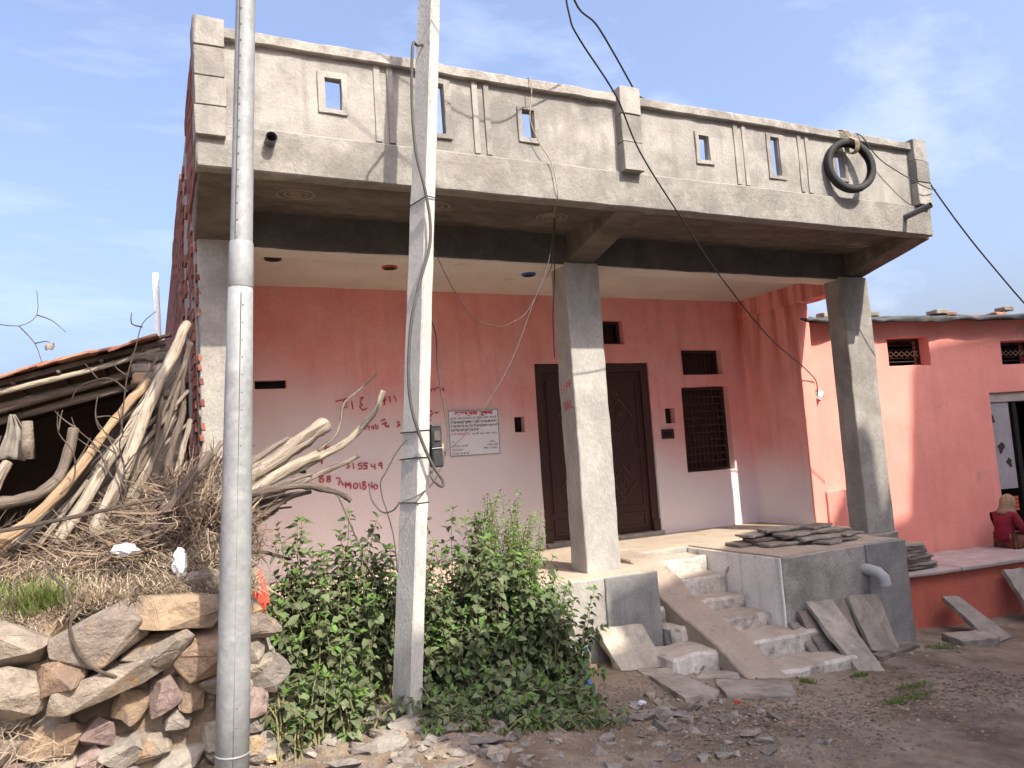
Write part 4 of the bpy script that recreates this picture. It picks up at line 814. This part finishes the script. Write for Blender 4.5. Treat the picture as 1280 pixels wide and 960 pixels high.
def bush(name,label,base_pt,targets,lsize,own,fine=False,dens=.042,mats=('leaf','leaf_tip'),group=None):
    B = base(name,label,'bush',base_pt,group); st = MB(); fo = MB(); ti = MB(); cand = []
    for (b0,tg) in targets:
        b0 = Vector(b0); tg = Vector(tg); mid = (b0+tg)/2+Vector((U(-.1,.1),U(-.1,.1),U(.02,.16)))
        n = max(6,int((tg-b0).length/.05)); P = [b0*(1-t)**2+mid*2*t*(1-t)+tg*t*t for t in np.linspace(0,1,n)]
        P = [p+Vector((noise.noise(p*9),noise.noise(p*9+Vector((3,3,3))),0))*.012 for p in P]
        st.tube(P,[.006*(1-.7*i/(n-1)) for i in range(n)],5,False)
        ln = (tg-b0).length; s = ln*.28; ph = U(0,6.28)
        while s < ln:
            t = s/ln; i = min(int(t*(n-1)),n-2); f = t*(n-1)-i; p = P[i].lerp(P[i+1],f); dr = (P[i+1]-P[i]).normalized()
            a = dr.orthogonal().normalized(); b = dr.cross(a); ph += 1.57+U(-.4,.4)
            for sgn in (0,math.pi):
                if random.random() < .12: continue
                d = (a*math.cos(ph+sgn)+b*math.sin(ph+sgn))+dr*U(.0,.5)+Vector((0,0,U(-.75,.05)))+Vector((U(-.2,.2),U(-.35,.1),0)); L_ = lsize*U(.45,1.15)*(1-.3*t)
                nm = Vector((U(-.4,.5),U(-.75,.2),1))
                stalk = d.normalized()*L_*.25
                cand.append((p+stalk,d,nm,L_,t))
            s += dens*U(.7,1.3)*(1 if not fine else .6)
        for k in range(3):
            t = k*1.26+ph; d = a*math.cos(t)+b*math.sin(t)+dr*U(.5,1.1); L_ = lsize*U(.4,.75)
            m = leaf_mat(P[-1],d,Vector((U(-.3,.3),U(-.6,.1),1))); ti.add([m@v for v in leaf_geo(L_,L_*.5)],LF)
    cand.sort(key=lambda c: (c[0]-CAM).length-U(0,.5)-c[3]*6)
    for j,(p,d,nm,L_,t) in enumerate(cand):
        m = leaf_mat(p,d,nm)
        if j < own:
            o = link('leaf',random.choice(lone),B); o.matrix_parent_inverse = PI[B.name] ; o.matrix_basis = m @ Matrix.Scale(L_,4)
        else: fo.add([m@v for v in leaf_geo(L_,L_*U(.6,.8) if not fine else L_*.4,U(.15,.35),U(.1,.5))],LF)
    st.build('stems','stem',B); kind(fo.build('foliage',mats[0],B,True),'stuff'); kind(ti.build('shoot_tips',mats[1],B,True),'stuff')
    return B
def ell(cx,cy,cz,rx,ry,rz_,n,bx,by,spread):
    out = []
    for k in range(n):
        v = Vector((random.gauss(0,1),random.gauss(0,1),random.gauss(0,1))).normalized()*U(.72,1.03)
        if v.z < -.55: v.z *= .6
        q = (1+.3*noise.noise(v*2.3+Vector((cx,cy,0))))*(U(.7,1.06) if k%5 else U(1.05,1.35))
        tg = (cx+v.x*rx*q,cy+v.y*ry*q,cz+v.z*rz_*q); b = (bx+U(-spread,spread)+.45*(tg[0]-bx),by+U(-.18,.18),0); b = (b[0],b[1],gz(b[0],b[1])-.02)
        if tg[2] < gz(tg[0],tg[1])+.03: tg = (tg[0],tg[1],gz(tg[0],tg[1])+.04)
        if tg[1] > 5.62: tg = (tg[0],5.6,tg[2])
        out.append((b,tg))
    return out
bush('leafy_bush','dense leafy green bush between steel pole and cement pole',(1.0,4.95,-.45),ell(.95,5.0,.12,.46,.3,.48,130,.98,5.0,.15)+ell(.82,4.72,-.1,.36,.22,.32,85,.88,4.82,.1)+ell(.9,4.5,-.3,.3,.16,.2,45,.9,4.55,.1)+ell(1.25,5.1,.16,.34,.3,.44,75,1.2,5.1,.1)+ell(1.5,5.2,.05,.25,.22,.42,45,1.5,5.2,.1)+[((.9,5.1,-.3),(.72,5.1,.72)),((.95,5.1,-.3),(.86,5.05,.74)),((.95,5.1,-.3),(.68,5.0,.62)),((1.1,5.1,-.3),(1.18,5.1,.76)),((1.2,5.1,-.3),(1.38,5.15,.72)),((1.15,5.0,-.3),(1.3,5.0,.66))],.09,290)
bush('leafy_bush','broad leafy green bush right of the cement pole before the plinth',(2.15,5.0,-.6),ell(2.03,5.02,.06,.6,.34,.52,200,2.05,5.05,.2)+ell(2.42,4.95,-.2,.44,.3,.46,120,2.4,5.0,.15)+ell(1.8,4.85,-.25,.36,.26,.34,80,1.85,4.95,.15)+ell(2.0,4.5,-.46,.46,.3,.24,90,2.0,4.6,.2)+ell(2.42,4.6,-.55,.3,.22,.2,30,2.4,4.7,.1)+[((1.75,5.1,-.3),(1.72,5.15,.66)),((1.9,5.1,-.3),(1.92,5.15,.72)),((2.0,5.1,-.3),(2.12,5.15,.66)),((1.6,5.1,-.3),(1.6,5.1,.5))],.09,295)
bush('leafy_bush','low leafy ground plant in front of the cement pole foot',(1.55,4.3,-.5),ell(1.6,4.35,-.38,.3,.2,.16,42,1.6,4.4,.1)+ell(1.5,4.25,-.42,.22,.14,.14,26,1.5,4.3,.06)+ell(1.75,4.2,-.46,.3,.16,.16,40,1.75,4.25,.1)+ell(2.2,4.15,-.58,.34,.16,.14,40,2.2,4.2,.12)+ell(1.42,4.5,-.3,.14,.12,.16,16,1.42,4.5,.05),.072,150)
bush('leafy_bush','small seedling plant among the rubble by the wall end',(.62,4.35,-.45),ell(.62,4.35,-.34,.16,.14,.16,16,.62,4.38,.04)+ell(.78,4.5,-.2,.14,.14,.14,14,.78,4.5,.04),.085,50)
fine_t = []
for k in range(130):
    t = U(0,6.28); q = math.sqrt(random.random()); x = 2.32+.34*q*math.cos(t); y = 5.3+.2*q*math.sin(t); z = U(.25,.9)-.25*q
    fine_t.append(((2.3+U(-.12,.12),5.25+U(-.1,.1),-.55),(x,y,z)))
for x,z in ((2.54,.80),(2.5,.72),(2.62,.6),(2.72,.62),(2.74,.5),(2.7,.42),(2.3,.72),(2.82,.16),(2.86,.1),(2.9,.04)): fine_t.append(((2.5,5.3,-.5),(x,5.35,z)))
bush('wispy_shrub','tall wispy shrub with tiny pale leaves before the dark door','' and () or (2.35,5.3,-.6),fine_t,.05,0,True,.026,('leaf_fine','leaf_fine'))
# ------------------------------------------------------------------ stone slabs and slates
def slab(label,corners,th,m='slab',group=None,name='stone_slab'):
    P = [Vector(c) for c in corners]; n = (P[1]-P[0]).cross(P[3]-P[0]).normalized(); top = []
    cen = sum(P,Vector())/4; sz = (P[2]-P[0]).length
    for a in range(4):
        p,q = P[a],P[(a+1)%4]; k = 6
        for i in range(k):
            t = i/k; w_ = p.lerp(q,t); inw_ = (cen-w_).normalized()
            d = .022*sz*(noise.noise(w_*9)+.3)+(.035*sz*max(0,noise.noise(w_*4+Vector((7,1,3)))) if i else .03*sz*random.random())
            top.append(w_+inw_*d)
    N0 = len(top); lo = [v-n*th*U(.8,1.15)+(cen-v).normalized()*U(-.012,.012) for v in top]
    mb = MB(); mb.add([cen+n*.002]+top+lo+[cen-n*th],[(0,1+i,1+(i+1)%N0) for i in range(N0)]+[(1+i,1+N0+i,1+N0+(i+1)%N0,1+(i+1)%N0) for i in range(N0)]+[(2*N0+1,1+N0+(i+1)%N0,1+N0+i) for i in range(N0)])
    o = mb.build(name,m,None,rough=(.07,.007,9.,38,.004)); return tag(o,label,'slab' if name=='stone_slab' else 'slate',group)
slab('square pale slab leaning on the cement block beside the stairs',[(3.36,5.40,-.70),(3.78,5.36,-.72),(3.74,5.62,-.40),(3.30,5.64,-.385)],.07)
slab('pointed flat slab lying in the dirt before the lowest stairs',[(3.36,4.58,-.70),(3.70,4.60,-.72),(3.74,5.12,-.71),(3.47,5.2,-.69)],.06)
slab('long flat rectangular slab lying at the foot of the ramp',[(3.70,4.55,-.735),(4.13,4.28,-.75),(4.34,4.58,-.755),(3.9,4.93,-.74)],.06)
slab('small broken slab half buried beside the square slab',[(3.46,5.24,-.70),(3.7,5.16,-.71),(3.78,5.28,-.705),(3.5,5.38,-.69)],.05)
slab('rough white broken slab lying under the lowest step',[(3.82,5.02,-.735),(4.08,4.82,-.75),(4.22,5.02,-.75),(3.98,5.14,-.735)],.05)
slab('tall pale plank like slab leaning on the landing wall',[(5.22,4.70,-.90),(5.50,4.68,-.92),(5.66,5.345,-.42),(5.33,5.345,-.40)],.045)
slab('dark rough slab tucked behind the tall pale slab',[(5.16,4.98,-.9),(5.30,4.95,-.9),(5.42,5.36,-.47),(5.24,5.37,-.47)],.05,'slate')
slab('thin slate edge leaning beside the stairs',[(5.10,5.02,-.84),(5.19,5.0,-.88),(5.22,5.35,-.56),(5.12,5.36,-.56)],.03,'slate')
slab('brown grooved slab leaning under the waste pipe',[(5.86,5.13,-.90),(6.20,5.10,-.95),(6.26,5.335,-.45),(5.86,5.345,-.43)],.05)
slab('narrow grey slab leaning between two broader slabs',[(5.62,5.2,-.9),(5.86,5.18,-.92),(5.84,5.37,-.44),(5.64,5.37,-.43)],.03,'slate')
slab('bluish grey slab leaning on the red ledge wall',[(7.55,5.15,-1.09),(7.93,5.15,-1.11),(8.12,5.88,-.79),(7.86,5.88,-.77)],.05,'slate')
slab('flat brown slab lying before the red ledge',[(7.18,5.2,-1.02),(7.6,5.08,-1.03),(7.72,5.36,-1.02),(7.28,5.5,-1.01)],.09)
slab('tan slab leaning on the red ledge at the lane end',[(8.75,5.42,-1.12),(9.2,5.38,-1.12),(9.12,5.72,-.58),(8.78,5.74,-.57)],.06)
slab('flat paving stone set in the lane near red ledge',[(7.9,4.6,-1.10),(8.8,4.5,-1.12),(9.0,5.1,-1.12),(8.0,5.1,-1.10)],.05)
slab('low kerb stone at foot of the cement corner',[(5.72,4.93,-.885),(6.5,5.12,-.93),(6.48,5.24,-.93),(5.75,5.06,-.885)],.07,'mud')
# slates stacked on the porch
k = 0
for x,y,l,wd,z,a in ((5.62,6.28,.6,.3,.008,.1),(5.75,5.98,.55,.3,.008,-.15),(6.2,5.72,.55,.28,.008,.2),(5.78,6.2,.62,.3,.045,.0),(6.1,5.85,.6,.3,.045,-.1),(6.42,5.78,.4,.25,.045,.3),(5.7,6.3,.5,.28,.082,.25),(6.0,6.02,.6,.3,.082,.1),(6.3,5.95,.5,.26,.085,-.2),(5.95,6.2,.55,.26,.118,-.05),(6.28,6.05,.42,.24,.12,.2)):
    c,s = math.cos(a),math.sin(a); f = lambda u,v: (x+u*c-v*s,y+u*s+v*c,z+.03+U(-.004,.004))
    slab(('bottom layer slate lying flat on the porch edge above the landing','second layer slate in the stack on the porch edge','third layer slate in the stack on the porch edge','topmost slate of the stack on the porch edge')[min(3,int(z/.034))],[f(-l/2,-wd/2*U(.7,1)),f(l/2,-wd/2*U(.6,1)),f(l/2*U(.8,1),wd/2),f(-l/2*U(.8,1),wd/2)],.028,'slate','slates on the porch edge','slate')
for k in range(8):
    z = -.495+k*.037; w_ = .30-k*.022; x = 7.84-k*.012; y = 6.22+U(-.02,.02); a = U(-.15,.1)
    f = lambda u,v: (x+u*math.cos(a)-v*math.sin(a),y+u*math.sin(a)+v*math.cos(a),z+.032)
    slab(('lowest','second lowest','third','fourth','fifth','sixth','second highest','topmost')[k]+' rough slate of the pile on the ledge beside corner pillar',[f(-.2,-.16),f(w_*U(.85,1.05),-.16),f(w_*U(.8,1),.12),f(-.2,.14)],.03,'slate','slates piled on the ledge','slate')
# ------------------------------------------------------------------ loose rubble
RG = [rock_mesh('rubble_stone','stone_grey' if i%4 else 'stone',1,1,1,11,100+i,.7) for i in range(12)]
def rubble(n,fx,label,group,smin,smax,cat='stone'):
    smin *= .8; smax *= .72
    for k in range(n):
        x,y = fx(); s = smin+(smax-smin)*random.random()**2; h = s*U(.35,.6)
        o = tag(link('rubble_stone',random.choice(RG)),label,cat,group); o.location = (x,y,gz(x,y)+h*.14); o.scale = (s*U(.8,1.4),s*U(.7,1.1),h); o.rotation_euler = (U(-.2,.2),U(-.2,.2),U(0,6.28))
rubble(150,lambda:(U(.58,1.8),U(3.65,4.75)),'loose tan rubble stone in the heap below the two poles','rubble between the poles',.07,.24)
rubble(120,lambda:(U(1.9,3.7),U(3.5,4.9)),'loose grey rubble stone strewn on the dirt before the slabs','rubble on the dirt',.035,.15)
rubble(14,lambda:(random.gauss(2.95,.16),random.gauss(4.25,.1)),'chunky grey concrete lump in the rubble before the slabs','concrete lumps',.12,.24)
rubble(26,lambda:(U(5.6,7.2),U(4.85,5.25)),'small stone lying along the foot of the corner pillar','stones by the pillar foot',.03,.08)
mb = MB()
for k in range(5200):
    x = U(.5,6.5) if random.random() < .75 else U(1.8,3.6); y = U(3.2,5.2)
    if x > 4.2 and random.random() < .75: continue
    s = U(.006,.022); z = gz(x,y); h = s*.6; a = U(0,6.28); c,q = math.cos(a)*s,math.sin(a)*s
    mb.add([(x+c,y+q,z-.003),(x-q*.8,y+c*.8,z-.003),(x-c,y-q,z-.003),(x+q*.8,y-c*.8,z-.003),(x+c*.3,y+q*.2,z+h)],[(0,1,4),(1,2,4),(2,3,4),(3,0,4)])
kind(tag(mb.build('gravel','stone_grey'),'fine gravel and grit scattered over the dirt','gravel'),'stuff')
mb = MB()
for k in range(2600):   # leaf litter
    x = U(2.6,6.4); y = 4.05+random.gauss(0,.32)+.12*(x-4.5)*0; s = U(.008,.024); z = gz(x,y)+.004; a = U(0,6.28); c,q = math.cos(a)*s,math.sin(a)*s
    mb.add([(x+c,y+q,z+U(0,.008)),(x-q*.5,y+c*.5,z+U(0,.008)),(x-c,y-q,z),(x+q*.5,y-c*.5,z)],[(0,1,2,3)])
kind(tag(mb.build('leaf_litter','twig'),'dry brown leaf litter drifted across the lane','leaf litter'),'stuff')
cable('blue_hose','short bright blue plastic hose poking out beside the bush','hose',[(2.98,5.25,-.42),(2.93,5.2,-.46),(2.88,5.12,-.52),(2.86,5.05,-.6),(2.88,5.0,-.68)],.014,'blue',8)
crumple('blue_wrapper','small blue wrapper on the lowest step edge','litter',(4.3,5.12,-.78),(.03,.02,.018),'blue',6)
crumple('red_wrapper','tiny red wrapper lying among the grey rubble','litter',(3.6,4.32,-.7),(.022,.02,.012),'ringred',7)
crumple('paper_scrap','small white paper scrap lying on the rubble','litter',(2.95,4.5,-.63),(.03,.025,.015),'plastic',9)
# ------------------------------------------------------------------ seated person on the ledge
PN = thing('person','person in maroon sweater and tan head shawl sitting on the red ledge','person',NL+Vector((2.72*math.cos(NR)+.32*math.sin(NR),2.72*math.sin(NR)-.32*math.cos(NR),-.495)),NR)
def skin_obj(name,verts,edges,rad,m,parent):
    me = bpy.data.meshes.new(name); me.from_pydata(verts,edges,[]); o = link(name,me,parent); md = o.modifiers.new('skin','SKIN'); md.use_smooth_shade = True
    for v,r_ in zip(me.skin_vertices[0].data,rad): v.radius = (r_,r_) if not hasattr(r_,'__len__') else r_
    me.skin_vertices[0].data[0].use_root = True
    s = o.modifiers.new('sub','SUBSURF'); s.levels = 1; s.render_levels = 2; me.materials.append(M[m]); return o
V_ = [(0,0,.09),(-.01,0,.2),(.0,0,.33),(.03,0,.42),(.06,0,.47),(.1,0,.53),(.115,0,.60)]; E_ = [(i,i+1) for i in range(6)]; r_ = [.1,.095,.1,.07,.035,.06,.05]
def limb(root,pts,rad):
    p = root
    for q,a in zip(pts,rad): V_.append(q); r_.append(a); E_.append((p,len(V_)-1)); p = len(V_)-1
    return p
for s in (-1,1):
    wv = limb(3,[(.03,s*.12,.40),(.07,s*.17,.26),(.2,s*.1,.17),(.25,s*.08,.16)],[.045,.038,.03,.022])
    for j in range(4): limb(wv,[(.285,s*.08+(j-1.5)*.014,.165),(.305+.004*(j%3),s*.08+(j-1.5)*.015,.15)],[.008,.006])
    limb(wv,[(.265,s*.08-s*.03,.175),(.28,s*.08-s*.04,.17)],[.008,.006])
    limb(0,[(.05,s*.1,.08),(.28,s*.18,.13),(.22,s*.03,.05),(.27,-s*.03,.04)],[.07,.055,.04,.03])
skin_obj('body',V_,E_,r_,'skin',PN)
V2 = [(0,0,.06),(-.015,0,.2),(-.005,0,.33),(.03,0,.42),(.05,0,.45)]; E2 = [(0,1),(1,2),(2,3),(3,4)]; r2 = [.125,.118,.12,.09,.055]
for s in (-1,1):
    n0 = len(V2); V2 += [(.03,s*.125,.40),(.07,s*.18,.26),(.19,s*.105,.175)]; r2 += [.06,.052,.042]; E2 += [(3,n0),(n0,n0+1),(n0+1,n0+2)]
skin_obj('sweater',V2,E2,r2,'maroon',PN)
V3 = [(.02,0,.07),(.06,.1,.08),(.28,.18,.125),(.24,.04,.06),(.06,-.1,.08),(.28,-.18,.125),(.24,-.05,.06)]; E3 = [(0,1),(1,2),(2,3),(0,4),(4,5),(5,6)]
skin_obj('skirt',V3,E3,[.115,.09,.075,.055,.09,.075,.055],'skirt',PN)
mb = MB(); n_ = 18; prof_ = [(.105,.655,.008),(.1,.645,.04),(.095,.615,.066),(.09,.57,.074),(.08,.515,.072),(.065,.465,.082),(.055,.43,.1)]
for cx,z,r0_ in prof_:
    for j in range(n_+1):
        t = R(48)+(2*math.pi-R(96))*j/n_; q = r0_*(1+.1*math.sin(j*2.2+z*20)); mb.v.append((cx+q*1.1*math.cos(t),q*math.sin(t),z+.008*math.sin(j*1.7)))
m_ = n_+1; mb.f = [(i*m_+j,i*m_+j+1,(i+1)*m_+j+1,(i+1)*m_+j) for i in range(len(prof_)-1) for j in range(n_)]
sh_ = mb.build('shawl','shawl',PN,True); sh_.modifiers.new('thickness','SOLIDIFY').thickness = .012
